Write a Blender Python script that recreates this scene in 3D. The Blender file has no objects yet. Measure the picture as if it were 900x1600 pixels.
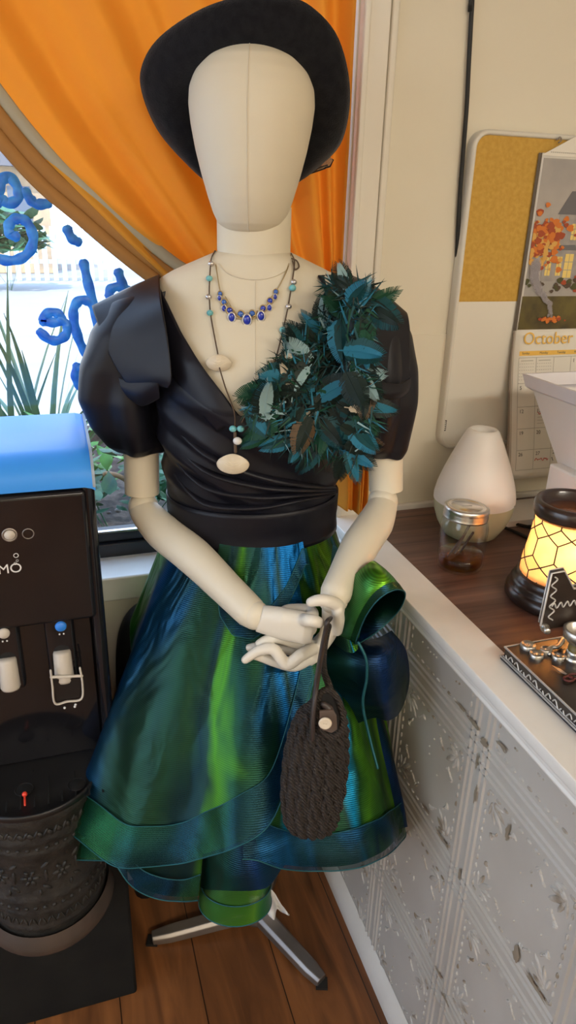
import bpy, math, random
from mathutils import Vector, Matrix, noise
random.seed(7)
scn=bpy.context.scene; COL=scn.collection
PI=math.pi
# ---------------------------------------------------------------- camera
F=1110.0; TH=math.radians(22.67); RO=math.radians(1.66); H=1.45; YAW=math.radians(18.3)
cy_,sy_=math.cos(YAW),math.sin(YAW)
RZ=Matrix.Rotation(-YAW,4,'Z')
_f=Vector((0,math.cos(TH),-math.sin(TH))); _r0=Vector((1,0,0)); _u0=_r0.cross(_f)
_r=math.cos(RO)*_r0+math.sin(RO)*_u0; _u=_r.cross(_f)
CAM=Vector((0,0,H))
def ray_c(px,py): return _f+_r*((px-450)/F)-_u*((py-800)/F)
def ray(px,py): return RZ.to_3x3()@ray_c(px,py)
def WY(px,py,Y):
    d=ray(px,py); return CAM+d*(Y/d.y)
def WX(px,py,X):
    d=ray(px,py); return CAM+d*(X/d.x)
def WZ(px,py,z):
    d=ray(px,py); return CAM+d*((z-H)/d.z)
FX,FY=-.045,1.105
MM=RZ@Matrix.Translation((FX,FY,0))
def L(px,py,y=0.0):
    d=ray_c(px,py); p=CAM+d*((FY+y)/d.y); return Vector((p.x-FX,y,p.z))
def proj(p):
    q=Vector((p.x+FX,p.y+FY,p.z))-CAM; z=q.dot(_f); return 450+F*q.dot(_r)/z,800-F*q.dot(_u)/z
cd=bpy.data.cameras.new('camera'); cam=bpy.data.objects.new('camera',cd); COL.objects.link(cam)
cd.sensor_fit='VERTICAL'; cd.sensor_height=36; cd.lens=F/1600*36; cd.clip_start=.02; cd.clip_end=200
R3=RZ.to_3x3(); m3=Matrix((R3@_r,R3@_u,-(R3@_f))).transposed()
cam.matrix_world=Matrix.Translation(CAM)@m3.to_4x4()
scn.camera=cam

# ---------------------------------------------------------------- materials
def nt(name):
    m=bpy.data.materials.new(name); m.use_nodes=True; t=m.node_tree; b=t.nodes['Principled BSDF']; return m,t,b
def N(t,typ,**k):
    n=t.nodes.new(typ)
    for a,v in k.items():
        if a in n.inputs: n.inputs[a].default_value=v
        else: setattr(n,a,v)
    return n
def M(name,col,rough=.5,metal=0,col2=None,nscale=20,namt=(.35,.65),stretch=(1,1,1),bump=0,bscale=200,spec=None,trans=0,alpha=1,emit=None,es=0,sheen=0,coat=0,ior=None,aniso=0):
    m,t,b=nt(name); lk=t.links.new
    b.inputs['Base Color'].default_value=(*col,1); b.inputs['Roughness'].default_value=rough; b.inputs['Metallic'].default_value=metal
    if spec is not None: b.inputs['Specular IOR Level'].default_value=spec
    if trans: b.inputs['Transmission Weight'].default_value=trans
    if ior: b.inputs['IOR'].default_value=ior
    if alpha<1: b.inputs['Alpha'].default_value=alpha
    if sheen: b.inputs['Sheen Weight'].default_value=sheen
    if coat: b.inputs['Coat Weight'].default_value=coat
    if emit: b.inputs['Emission Color'].default_value=(*emit,1); b.inputs['Emission Strength'].default_value=es
    if col2 or bump:
        tc=N(t,'ShaderNodeTexCoord'); mp=N(t,'ShaderNodeMapping'); mp.inputs['Scale'].default_value=stretch
        lk(tc.outputs['Object'],mp.inputs['Vector'])
    if col2:
        nz=N(t,'ShaderNodeTexNoise'); nz.inputs['Scale'].default_value=nscale; nz.inputs['Detail'].default_value=5
        lk(mp.outputs[0],nz.inputs['Vector'])
        cr=N(t,'ShaderNodeValToRGB'); cr.color_ramp.elements[0].position=namt[0]; cr.color_ramp.elements[1].position=namt[1]
        cr.color_ramp.elements[0].color=(*col,1); cr.color_ramp.elements[1].color=(*col2,1)
        lk(nz.outputs[0],cr.inputs[0]); lk(cr.outputs[0],b.inputs['Base Color'])
    if bump:
        nb=N(t,'ShaderNodeTexNoise'); nb.inputs['Scale'].default_value=bscale; nb.inputs['Detail'].default_value=3
        lk(mp.outputs[0],nb.inputs['Vector'])
        bp=N(t,'ShaderNodeBump'); bp.inputs['Strength'].default_value=bump; bp.inputs['Distance'].default_value=.004
        lk(nb.outputs[0],bp.inputs['Height']); lk(bp.outputs[0],b.inputs['Normal'])
    return m
wall_m=M('wall_paint',(.74,.685,.55),.6,col2=(.71,.65,.51),nscale=3,bump=.08,bscale=60)
trim_m=M('trim_paint',(.74,.69,.59),.4,bump=.05,bscale=40)
white_trim=M('white_trim_paint',(.78,.755,.70),.35,col2=(.73,.70,.64),nscale=14)
ceil_m=M('ceiling_paint',(.78,.76,.72),.8)
def wood(name,c1,c2,rough,ax,plank=.13,length=1.2,gl=30):
    # planks running along axis ax (0=x,1=y) in object space
    m,t,b=nt(name); lk=t.links.new
    tc=N(t,'ShaderNodeTexCoord'); mp=N(t,'ShaderNodeMapping')
    if ax==1: mp.inputs['Rotation'].default_value=(0,0,PI/2)
    lk(tc.outputs['Object'],mp.inputs['Vector'])
    br=N(t,'ShaderNodeTexBrick'); br.inputs['Scale'].default_value=1; br.inputs['Brick Width'].default_value=length; br.inputs['Row Height'].default_value=plank
    br.inputs['Mortar Size'].default_value=.0012; br.inputs['Color1'].default_value=(.25,.25,.25,1); br.inputs['Color2'].default_value=(.8,.8,.8,1); br.inputs['Mortar'].default_value=(0,0,0,1)
    lk(mp.outputs[0],br.inputs['Vector'])
    m2=N(t,'ShaderNodeMapping'); m2.inputs['Scale'].default_value=(1.2,gl,1); lk(mp.outputs[0],m2.inputs['Vector'])
    nz=N(t,'ShaderNodeTexNoise'); nz.inputs['Scale'].default_value=2.2; nz.inputs['Detail'].default_value=7; nz.inputs['Distortion'].default_value=1.2
    lk(m2.outputs[0],nz.inputs['Vector'])
    mx=N(t,'ShaderNodeMath',operation='MULTIPLY_ADD'); mx.inputs[1].default_value=.35
    lk(br.outputs['Color'],mx.inputs[0]); lk(nz.outputs[0],mx.inputs[2])
    cr=N(t,'ShaderNodeValToRGB'); e=cr.color_ramp.elements; e[0].position=.38; e[1].position=.95; e[0].color=(*c1,1); e[1].color=(*c2,1)
    lk(mx.outputs[0],cr.inputs[0])
    mm=N(t,'ShaderNodeMix',data_type='RGBA'); lk(br.outputs['Fac'],mm.inputs['Factor']); lk(cr.outputs[0],mm.inputs[6]); mm.inputs[7].default_value=(c1[0]*.3,c1[1]*.3,c1[2]*.3,1)
    lk(mm.outputs[2],b.inputs['Base Color']); b.inputs['Roughness'].default_value=rough
    bp=N(t,'ShaderNodeBump'); bp.inputs['Strength'].default_value=.12; bp.inputs['Distance'].default_value=.003; lk(nz.outputs[0],bp.inputs['Height']); lk(bp.outputs[0],b.inputs['Normal'])
    return m
floor_m=wood('floor_wood',(.06,.021,.007),(.34,.125,.036),.45,1,.16,1.3,9)
counter_m=wood('counter_wood',(.06,.028,.022),(.20,.105,.075),.38,0,.6,3,24)
mann_m=M('mannequin_cover',(.67,.60,.455),.62,bump=.05,bscale=900)
arm_m=M('mannequin_limb',(.71,.645,.51),.45)
hand_m=M('mannequin_hand',(.72,.67,.57),.42)
seam_m=M('seam_thread',(.66,.59,.46),.7)
felt_m=M('black_felt',(.006,.006,.008),.95,col2=(.012,.012,.014),nscale=90,bump=.25,bscale=500,sheen=.15,spec=.1)
satin_m=M('black_satin',(.0075,.0075,.012),.42,spec=.28,bump=.10,bscale=18)
steel_m=M('brushed_steel',(.34,.31,.28),.42,.8,col2=(.25,.22,.2),nscale=8)
blackgloss=M('black_gloss_plastic',(.006,.006,.008),.10,spec=.5,col2=(.010,.010,.012),nscale=6)
blackplastic=M('black_plastic',(.008,.008,.009),.38)
blackmatte=M('black_matte',(.007,.007,.007),.9,spec=.2,col2=(.011,.011,.010),nscale=12,bump=.15,bscale=60)
bluetop_m=M('blue_top_surface',(.045,.30,.86),.42,spec=.3)  # plain blue colour of the dispenser's top panel
greyplastic=M('warm_grey_plastic',(.56,.51,.44),.4)
bluebtn=M('blue_plastic',(.03,.22,.75),.35)
redplastic=M('red_plastic',(.8,.06,.03),.35)
chrome=M('chrome',(.75,.73,.70),.22,1)
silver=M('silver_metal',(.62,.60,.56),.32,1,bump=.1,bscale=60)
silverpaint=M('silver_paint',(.62,.60,.57),.38,.5)
cork_m=M('cork',(.60,.36,.07),.9,col2=(.52,.30,.05),nscale=120,bump=.3,bscale=300)
board_m=M('white_board',(.74,.70,.61),.3)
boardframe=M('board_frame_plastic',(.68,.645,.56),.35)
black_m=M('black_rubber',(.012,.011,.010),.6)
paper=M('paper',(.76,.72,.63),.7)
paper_w=M('white_plastic_sheet',(.80,.77,.74),.45)
ink=M('ink',(.10,.09,.08),.8); ink_l=M('pale_ink',(.42,.39,.33),.8); amber=M('amber_ink',(.82,.50,.10),.7); redink=M('red_ink',(.65,.05,.04),.7); blueink=M('blue_ink',(.03,.06,.5),.7)
def glassm(name,col=(1,1,1),rough=0):
    m=bpy.data.materials.new(name); m.use_nodes=True; t=m.node_tree; t.nodes.clear(); lk=t.links.new
    o=N(t,'ShaderNodeOutputMaterial'); tr=N(t,'ShaderNodeBsdfTransparent'); gl=N(t,'ShaderNodeBsdfGlossy'); gl.inputs['Roughness'].default_value=rough
    tr.inputs[0].default_value=(*col,1)
    lw=N(t,'ShaderNodeLayerWeight'); lw.inputs['Blend'].default_value=.5; pw=N(t,'ShaderNodeMath',operation='POWER'); pw.inputs[1].default_value=4; lk(lw.outputs['Facing'],pw.inputs[0])
    fr=N(t,'ShaderNodeMath',operation='MULTIPLY_ADD'); fr.inputs[1].default_value=.6; fr.inputs[2].default_value=.04; lk(pw.outputs[0],fr.inputs[0])
    mx=N(t,'ShaderNodeMixShader'); lk(fr.outputs[0],mx.inputs[0]); lk(tr.outputs[0],mx.inputs[1]); lk(gl.outputs[0],mx.inputs[2]); lk(mx.outputs[0],o.inputs[0]); return m
pane_m=glassm('window_glass',(.95,.97,.98))
jar_m=glassm('jar_glass',(.985,.99,.98),.02)
honey_m=glassm('amber_liquid',(.95,.58,.20))
def curtain_mat(name,c,k=.5):
    m=bpy.data.materials.new(name); m.use_nodes=True; t=m.node_tree; t.nodes.clear(); lk=t.links.new
    o=N(t,'ShaderNodeOutputMaterial'); d=N(t,'ShaderNodeBsdfDiffuse'); tr=N(t,'ShaderNodeBsdfTranslucent'); g=N(t,'ShaderNodeBsdfGlossy'); g.inputs['Roughness'].default_value=.45
    d.inputs[0].default_value=(*c,1); tr.inputs[0].default_value=(c[0],c[1]*.85,c[2]*.6,1); g.inputs[0].default_value=(c[0],c[1],c[2],1)
    mx=N(t,'ShaderNodeMixShader'); mx.inputs[0].default_value=k; lk(d.outputs[0],mx.inputs[1]); lk(tr.outputs[0],mx.inputs[2])
    m2=N(t,'ShaderNodeMixShader'); m2.inputs[0].default_value=.06; lk(mx.outputs[0],m2.inputs[1]); lk(g.outputs[0],m2.inputs[2]); lk(m2.outputs[0],o.inputs[0]); return m
curt_m=curtain_mat('curtain_orange',(.88,.46,.075),.45)
band_m=curtain_mat('curtain_hem_tan',(.42,.21,.07),.12)
def organza(name,stops,scale,shift,alpha=.9,k=.35,metal=.8,rough=.36,rnd_th=False):
    # shot (two-colour) net: green and blue sheen painted into the base colour in streaks
    m,t,b=nt(name); lk=t.links.new
    tc=N(t,'ShaderNodeTexCoord'); g=N(t,'ShaderNodeNewGeometry'); sp=N(t,'ShaderNodeSeparateXYZ'); lk(g.outputs['Normal'],sp.inputs[0])
    so_=N(t,'ShaderNodeSeparateXYZ'); lk(tc.outputs['Object'],so_.inputs[0])
    yy=N(t,'ShaderNodeMath',operation='MULTIPLY_ADD'); yy.inputs[1].default_value=-1; yy.inputs[2].default_value=-.02; lk(so_.outputs['Y'],yy.inputs[0])
    an=N(t,'ShaderNodeMath',operation='ARCTAN2'); lk(so_.outputs['X'],an.inputs[0]); lk(yy.outputs[0],an.inputs[1])
    cx_=N(t,'ShaderNodeCombineXYZ'); lk(an.outputs[0],cx_.inputs['X']); lk(so_.outputs['Z'],cx_.inputs['Y'])
    mp=N(t,'ShaderNodeMapping'); mp.inputs['Scale'].default_value=(scale*.30,scale*.42,1); mp.inputs['Location'].default_value=(shift,shift*2,shift); lk(cx_.outputs[0],mp.inputs['Vector'])
    nz=N(t,'ShaderNodeTexNoise'); nz.inputs['Scale'].default_value=1; nz.inputs['Detail'].default_value=2.5; nz.inputs['Distortion'].default_value=.6; lk(mp.outputs[0],nz.inputs['Vector'])
    a=N(t,'ShaderNodeMath',operation='MULTIPLY_ADD'); a.inputs[1].default_value=k; lk(sp.outputs['X'],a.inputs[0]); lk(nz.outputs[0],a.inputs[2])
    if rnd_th:
        n2=N(t,'ShaderNodeMath',operation='MULTIPLY_ADD'); n2.inputs[1].default_value=.5; lk(nz.outputs[0],n2.inputs[0])
        mr2=N(t,'ShaderNodeMapRange'); mr2.inputs[1].default_value=-1.45; mr2.inputs[2].default_value=.60; mr2.inputs[3].default_value=-.25; mr2.inputs[4].default_value=.75; mr2.clamp=False
        lk(an.outputs[0],mr2.inputs[0]); lk(mr2.outputs[0],n2.inputs[2]); a=n2
    cr=N(t,'ShaderNodeValToRGB'); e=cr.color_ramp.elements
    e[0].position=stops[0][0]; e[0].color=(*stops[0][1],1); e[1].position=stops[-1][0]; e[1].color=(*stops[-1][1],1)
    for p_,c_ in stops[1:-1]: q=e.new(p_); q.color=(*c_,1)
    lk(a.outputs[0],cr.inputs[0])
    w=N(t,'ShaderNodeTexWave'); w.bands_direction='Z'; w.inputs['Scale'].default_value=120; w.inputs['Distortion'].default_value=2.5; w.inputs['Detail'].default_value=1; w.inputs['Detail Scale'].default_value=.06
    lk(tc.outputs['Object'],w.inputs['Vector'])
    mr=N(t,'ShaderNodeMapRange'); mr.inputs[3].default_value=.72; mr.inputs[4].default_value=1.2; lk(w.outputs['Fac'],mr.inputs[0])
    vm=N(t,'ShaderNodeVectorMath',operation='SCALE'); lk(cr.outputs[0],vm.inputs[0]); lk(mr.outputs[0],vm.inputs['Scale']); lk(vm.outputs[0],b.inputs['Base Color'])
    b.inputs['Metallic'].default_value=metal; b.inputs['Roughness'].default_value=rough; b.inputs['Alpha'].default_value=alpha
    n3=N(t,'ShaderNodeTexNoise'); n3.inputs['Scale'].default_value=1; n3.inputs['Detail'].default_value=2; n3.inputs['Distortion'].default_value=1.0
    mp3=N(t,'ShaderNodeMapping'); mp3.inputs['Scale'].default_value=(3.4,9,1); mp3.inputs['Location'].default_value=(shift,0,shift); lk(cx_.outputs[0],mp3.inputs['Vector']); lk(mp3.outputs[0],n3.inputs['Vector'])
    b3=N(t,'ShaderNodeBump'); b3.inputs['Strength'].default_value=.8; b3.inputs['Distance'].default_value=.010; lk(n3.outputs[0],b3.inputs['Height'])
    bp=N(t,'ShaderNodeBump'); bp.inputs['Strength'].default_value=.18; bp.inputs['Distance'].default_value=.001; lk(w.outputs['Fac'],bp.inputs['Height']); lk(b3.outputs[0],bp.inputs['Normal']); lk(bp.outputs[0],b.inputs['Normal'])
    return m
GB=(.08,.27,.012); GD=(.012,.075,.016); TL=(.010,.040,.034); BB=(.0,.10,.32); CY=(.0,.18,.34); NV=(.003,.03,.09)
org_main=organza('shot_organza',[(.03,(.03,.18,.012)),(.10,(.01,.09,.04)),(.16,(.0,.08,.28)),(.22,(.004,.05,.11)),(.30,TL),(.42,(.010,.048,.024)),(.50,(.005,.028,.036)),(.56,TL),(.62,(.05,.19,.012)),(.66,(.01,.06,.025)),(.72,(.004,.038,.05)),(.80,(.0,.10,.30)),(.86,TL),(.95,(.0,.10,.30))],9,1.3,.93,rnd_th=True)
org_right=organza('shot_organza_green',[(.15,TL),(.35,GD),(.46,TL),(.54,CY),(.60,GD),(.68,GB),(.76,GD),(.85,(.16,.42,.01)),(.95,GD)],9,4.7,.95,.45)
org_hem=organza('shot_organza_hem',[(.15,(.01,.09,.03)),(.35,(.006,.045,.06)),(.45,(.004,.030,.045)),(.55,(.004,.06,.16)),(.65,(.006,.045,.05)),(.85,(.015,.09,.02))],9,2.2,.72)
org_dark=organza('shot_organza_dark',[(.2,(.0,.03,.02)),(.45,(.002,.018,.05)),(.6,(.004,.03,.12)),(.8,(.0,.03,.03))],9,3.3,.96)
org_loop=organza('shot_organza_loop',[(.1,(.01,.12,.06)),(.35,(.10,.33,.02)),(.5,(.18,.46,.02)),(.65,(.05,.26,.03)),(.85,(.02,.14,.07))],8,.4,.97)
org_tail=organza('shot_organza_tail',[(.1,(.02,.14,.05)),(.35,(.06,.24,.03)),(.5,(.12,.36,.03)),(.65,(.03,.20,.05)),(.85,(.02,.12,.07))],10,1.4,.9)
thread_m=M('metallic_thread',(.015,.11,.13),.45,.5)
# ---------------------------------------------------------------- geometry
MW={}
def tagp(o,label,cat,group=None,kind=None):
    if label: o['label']=label
    if cat: o['category']=cat
    if group: o['group']=group
    if kind: o['kind']=kind
    return o
def thing(name,label,cat,loc=(0,0,0),mw=None,group=None):
    o=bpy.data.objects.new(name,None); COL.objects.link(o); o.empty_display_size=.05
    m=mw if mw is not None else Matrix.Translation(loc)
    o.matrix_basis=m; MW[o.name]=m.copy(); return tagp(o,label,cat,group)
def basis_to(d):
    d=Vector(d).normalized(); a=Vector((0,0,1)) if abs(d.z)<.95 else Vector((1,0,0))
    x=a.cross(d).normalized(); y=d.cross(x); return x,y,d
class G:
    def __init__(s): s.V=[];s.F=[];s.I=[];s.mi=0
    def add(s,vs,fs):
        o=len(s.V); s.V+= [Vector(v) for v in vs]
        for f in fs: s.F.append([i+o for i in f]); s.I.append(s.mi)
        return s
    def box(s,a,b,mat=None):
        x0,y0,z0=a;x1,y1,z1=b
        vs=[(x0,y0,z0),(x1,y0,z0),(x1,y1,z0),(x0,y1,z0),(x0,y0,z1),(x1,y0,z1),(x1,y1,z1),(x0,y1,z1)]
        if mat: vs=[mat@Vector(v) for v in vs]
        return s.add(vs,[(0,3,2,1),(4,5,6,7),(0,1,5,4),(1,2,6,5),(2,3,7,6),(3,0,4,7)])
    def loft(s,rings,closed=True,cap0=False,cap1=False):
        n=len(rings[0]); vs=[p for r in rings for p in r]; fs=[]
        for i in range(len(rings)-1):
            for j in range(n if closed else n-1):
                k=(j+1)%n; fs.append((i*n+j,i*n+k,(i+1)*n+k,(i+1)*n+j))
        if cap0: fs.append(tuple(range(n-1,-1,-1)))
        if cap1: fs.append(tuple((len(rings)-1)*n+j for j in range(n)))
        return s.add(vs,fs)
    def lathe(s,prof,c=(0,0,0),seg=40,cap0=False,cap1=False,ax=None):
        c=Vector(c); X,Y,Z=(Vector((1,0,0)),Vector((0,1,0)),Vector((0,0,1))) if ax is None else basis_to(ax)
        return s.loft([[c+X*(r*math.cos(2*PI*k/seg))+Y*(r*math.sin(2*PI*k/seg))+Z*z for k in range(seg)] for r,z in prof],True,cap0,cap1)
    def tube(s,pts,r,seg=10,closed=False,ends=True,flat=1.0,sub=0):
        pts=[Vector(p) for p in pts]
        rs=list(r) if isinstance(r,(list,tuple)) else [r]*len(pts)
        if sub: pts,rs=smooth(pts,rs,sub,closed)
        n=len(pts); T=[]
        for i in range(n):
            a=pts[(i-1)%n] if (closed or i>0) else pts[0]; b=pts[(i+1)%n] if (closed or i<n-1) else pts[-1]
            d=(b-a); T.append(d.normalized() if d.length>1e-9 else Vector((0,0,1)))
        x,y,_=basis_to(T[0]); rings=[]
        for i in range(n):
            x=(x-T[i]*x.dot(T[i])).normalized(); y=T[i].cross(x)
            rings.append((pts[i],x.copy(),y.copy(),rs[i],T[i]))
        R=[]
        def ring(p,x,y,r): return [p+x*(r*math.cos(2*PI*k/seg))+y*(r*flat*math.sin(2*PI*k/seg)) for k in range(seg)]
        if ends and not closed:
            p,x,y,r,t=rings[0]
            for a in (.05,.5,.85): R.append(ring(p-t*r*math.sqrt(1-a*a)*.9,x,y,r*a))
        for p,x,y,r,t in rings: R.append(ring(p,x,y,r))
        if ends and not closed:
            p,x,y,r,t=rings[-1]
            for a in (.85,.5,.05): R.append(ring(p+t*r*math.sqrt(1-a*a)*.9,x,y,r*a))
        if closed: R.append(R[0])
        return s.loft(R,True,not closed,not closed)
    def ball(s,c,r,seg=20,rot=None):
        c=Vector(c); r=(r,r,r) if not isinstance(r,(tuple,list)) else r; n=seg//2; rings=[]
        for i in range(n+1):
            a=-PI/2+PI*i/n; a=max(-PI/2+.02,min(PI/2-.02,a)); ring=[]
            for k in range(seg):
                v=Vector((r[0]*math.cos(a)*math.cos(2*PI*k/seg),r[1]*math.cos(a)*math.sin(2*PI*k/seg),r[2]*math.sin(a)))
                if rot: v=rot@v
                ring.append(c+v)
            rings.append(ring)
        return s.loft(rings,True,True,True)
    def grid(s,fn,nu,nv,wrap=False):
        vs=[];fs=[]
        for j in range(nv+1):
            for i in range(nu if wrap else nu+1): vs.append(fn(i/nu,j/nv))
        w=nu if wrap else nu+1
        for j in range(nv):
            for i in range(nu):
                k=(i+1)%w if wrap else i+1
                fs.append((j*w+i,j*w+k,(j+1)*w+k,(j+1)*w+i))
        return s.add(vs,fs)
    def prism(s,poly,d):
        n=len(poly); a=[Vector(p) for p in poly]; d=Vector(d); b=[p+d for p in a]
        return s.add(a+b,[tuple(range(n-1,-1,-1)),tuple(range(n,2*n))]+[(i,(i+1)%n,n+(i+1)%n,n+i) for i in range(n)])
    def build(s,name,mat,parent=None,smooth_=True,local=False,bevel=0,solid=0,remesh=0,sub=0,off=0,label=None):
        me=bpy.data.meshes.new(name); o=bpy.data.objects.new(name,me); COL.objects.link(o)
        pm=MW[parent.name] if parent else Matrix.Identity(4)
        V=s.V
        if parent and not local:
            inv=pm.inverted(); V=[inv@v for v in V]
        me.from_pydata([tuple(v) for v in V],[],s.F)
        mats=mat if isinstance(mat,(list,tuple)) else [mat]
        for mm in mats: me.materials.append(mm)
        me.polygons.foreach_set('material_index',s.I)
        if smooth_: me.polygons.foreach_set('use_smooth',[True]*len(s.F))
        me.update()
        if parent: o.parent=parent
        MW[o.name]=pm.copy()
        if bevel:
            b=o.modifiers.new('bevel','BEVEL'); b.width=bevel; b.segments=3; b.limit_method='ANGLE'; b.angle_limit=.6
        if solid:
            d=o.modifiers.new('solid','SOLIDIFY'); d.thickness=solid; d.offset=off
        if remesh:
            r=o.modifiers.new('remesh','REMESH'); r.mode='VOXEL'; r.voxel_size=remesh; r.use_smooth_shade=True
            q=o.modifiers.new('smooth','SMOOTH'); q.iterations=3; q.factor=.5
        if sub:
            q=o.modifiers.new('sub','SUBSURF'); q.levels=sub; q.render_levels=sub
        if not smooth_ or bevel:
            if bevel:
                me.polygons.foreach_set('use_smooth',[True]*len(s.F))
                w=o.modifiers.new('wn','WEIGHTED_NORMAL'); w.keep_sharp=True
        if label: o['label']=label
        return o
def smooth(pts,rs,sub,closed=False):
    n=len(pts); P=[];Q=[]
    for i in range(n if closed else n-1):
        g=lambda k:(k%n) if closed else max(0,min(n-1,k))
        p0,p1,p2,p3=pts[g(i-1)],pts[g(i)],pts[g(i+1)],pts[g(i+2)]
        for k in range(sub):
            t=k/sub
            P.append(.5*((2*p1)+(p2-p0)*t+(2*p0-5*p1+4*p2-p3)*t*t+(3*p1-p0-3*p2+p3)*t**3))
            Q.append(rs[g(i)]*(1-t)+rs[g(i+1)]*t)
    if not closed: P.append(pts[-1]); Q.append(rs[-1])
    return P,Q
def poly(pts,sub=6,closed=False):
    return smooth([Vector(p) for p in pts],[0]*len(pts),sub,closed)[0]
def interp(tab,x):
    if x<=tab[0][0]: return tab[0][1:]
    for a,b in zip(tab,tab[1:]):
        if x<=b[0]:
            t=(x-a[0])/(b[0]-a[0]); return tuple(p+(q-p)*t for p,q in zip(a[1:],b[1:]))
    return tab[-1][1:]
def sst(t): t=max(0,min(1,t)); return t*t*(3-2*t)
def text(s,size,name,mat,parent,loc,rot,ext=.0004,align='LEFT'):
    c=bpy.data.curves.new(name,'FONT'); c.body=s; c.size=size; c.extrude=ext; c.align_x=align; c.align_y='BOTTOM'
    t_=bpy.data.objects.new(name,c); COL.objects.link(t_); bpy.context.view_layer.update()
    me=bpy.data.meshes.new_from_object(t_.evaluated_get(bpy.context.evaluated_depsgraph_get())); bpy.data.objects.remove(t_)
    me.materials.clear(); me.materials.append(mat); me.polygons.foreach_set('material_index',[0]*len(me.polygons)); me.name=name
    o=bpy.data.objects.new(name,me); COL.objects.link(o)
    m=MW[parent.name].inverted()@(Matrix.Translation(loc)@rot)
    o.parent=parent; o.matrix_basis=m; MW[o.name]=Matrix.Translation(loc)@rot; return o
FRONT=Matrix.Rotation(PI/2,4,'X')       # text facing -Y
def struct(o): o['kind']='structure'; return o

# ================================================================= ROOM
WYP=1.25
g=G().box((-2.2,-3.0,-.05),(2.6,1.38,0)); struct(g.build('floor',floor_m,smooth_=False))
g=G().box((-2.2,-3.0,2.6),(2.6,1.38,2.65)); struct(g.build('ceiling',ceil_m,smooth_=False))
WX0,WX1,WZ0,WZ1=-1.3,.507,.80,2.25
g=G()
g.box((WX1,WYP,0),(2.6,1.38,2.6)); g.box((-2.2,WYP,0),(WX0,1.38,2.6)); g.box((WX0,WYP,0),(WX1,1.38,WZ0-.04)); g.box((WX0,WYP,WZ1),(WX1,1.38,2.6))
struct(g.build('wall_back',wall_m,smooth_=False))
struct(G().box((-2.3,-3.0,0),(-2.2,-1.3,2.6)).box((-2.3,1.0,0),(-2.2,1.38,2.6)).box((-2.3,-1.3,0),(-2.2,1.0,.45)).box((-2.3,-1.3,2.3),(-2.2,1.0,2.6)).build('wall_left',wall_m,smooth_=False))
w2=struct(G().box((-2.28,-1.3,.45),(-2.22,-1.25,2.3)).box((-2.28,.95,.45),(-2.22,1.0,2.3)).box((-2.28,-1.25,.45),(-2.22,.95,.5)).box((-2.28,-1.25,2.25),(-2.22,.95,2.3)).build('added_side_window',M('added_side_window_frame',(.7,.68,.62),.4),smooth_=False))  # unseen side window, added so daylight reaches the tile panel
G().box((-2.253,-1.25,.5),(-2.247,.95,2.25)).build('pane',pane_m,w2,smooth_=False)  # pane of the added side window
struct(G().box((2.6,-3.0,0),(2.7,1.38,2.6)).build('wall_right',wall_m,smooth_=False))
struct(G().box((-2.3,-3.1,0),(2.7,-3.0,2.6)).build('wall_front',wall_m,smooth_=False))
# casing boards beside the window and flat batten
struct(G().box((.509,1.232,.885),(.556,WYP,2.5)).box((.509,1.226,.885),(.520,1.232,2.5)).build('trim_1',trim_m,bevel=.003))
struct(G().box((.560,1.238,.885),(.574,WYP,2.5)).build('trim_2',trim_m,bevel=.004))
struct(G().box((.578,1.2475,.885),(2.5,WYP,1.245)).build('trim_3',wall_m,bevel=.001))
struct(G().box((.578,1.236,.883),(2.5,1.2475,.897)).build('trim_4',white_trim,bevel=.003))
# window
g=G()
g.box((WX0,1.325,WZ0+.006),(WX1,1.365,WZ0+.035)); g.box((WX0,1.335,WZ0+.035),(WX1,1.36,WZ0+.06)); g.box((WX0,1.325,WZ1-.05),(WX1,1.36,WZ1)); g.box((WX0,1.325,WZ0),(WX0+.05,1.36,WZ1))
win=struct(g.build('window_1',M('window_rail',(.012,.014,.022),.35),bevel=.003))
g=G().box((WX0,1.343,WZ0+.05),(WX1,1.347,WZ1-.04)); g.build('pane',pane_m,win,smooth_=False)
g=G().box((WX0,1.325,WZ0+.059),(WX1,1.334,WZ0+.063)); g.build('glazing_strip',chrome,win,smooth_=False)
struct(G().box((WX0,1.235,WZ0-.045),(WX1,1.33,WZ0+.006)).build('window_sill',white_trim,bevel=.005))
# painted letters on the glass (seen from behind)
def paint(pts,r=.0082):
    P=poly([WY(x,y,1.3405) for x,y in pts],8); n=len(P); vs=[];fs=[]
    T=[(P[min(n-1,i+1)]-P[max(0,i-1)]).normalized() for i in range(n)]
    P=[P[0]-T[0]*r*.8,P[0]-T[0]*r*.5]+P+[P[-1]+T[-1]*r*.5,P[-1]+T[-1]*r*.8]; T=[T[0]]*2+T+[T[-1]]*2; m=len(P)
    for i,(p,t_) in enumerate(zip(P,T)):
        w=r*(.45 if i in(0,m-1) else .85 if i in (1,m-2) else 1+.10*math.sin(i*.7)); d=Vector((-t_.z,0,t_.x))*w
        vs+=[p-d+Vector((0,.002,0)),p-d*.55+Vector((0,-.0006,0)),p+d*.55+Vector((0,-.0006,0)),p+d+Vector((0,.002,0))]
    for i in range(m-1):
        for k in range(3): fs.append((4*i+k,4*i+k+1,4*i+k+5,4*i+k+4))
    return G().add(vs,fs)
blue_paint=M('window_paint',(.015,.16,.75),.4,col2=(.05,.34,.95),nscale=60,stretch=(1,1,1),namt=(.35,.7))
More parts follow.
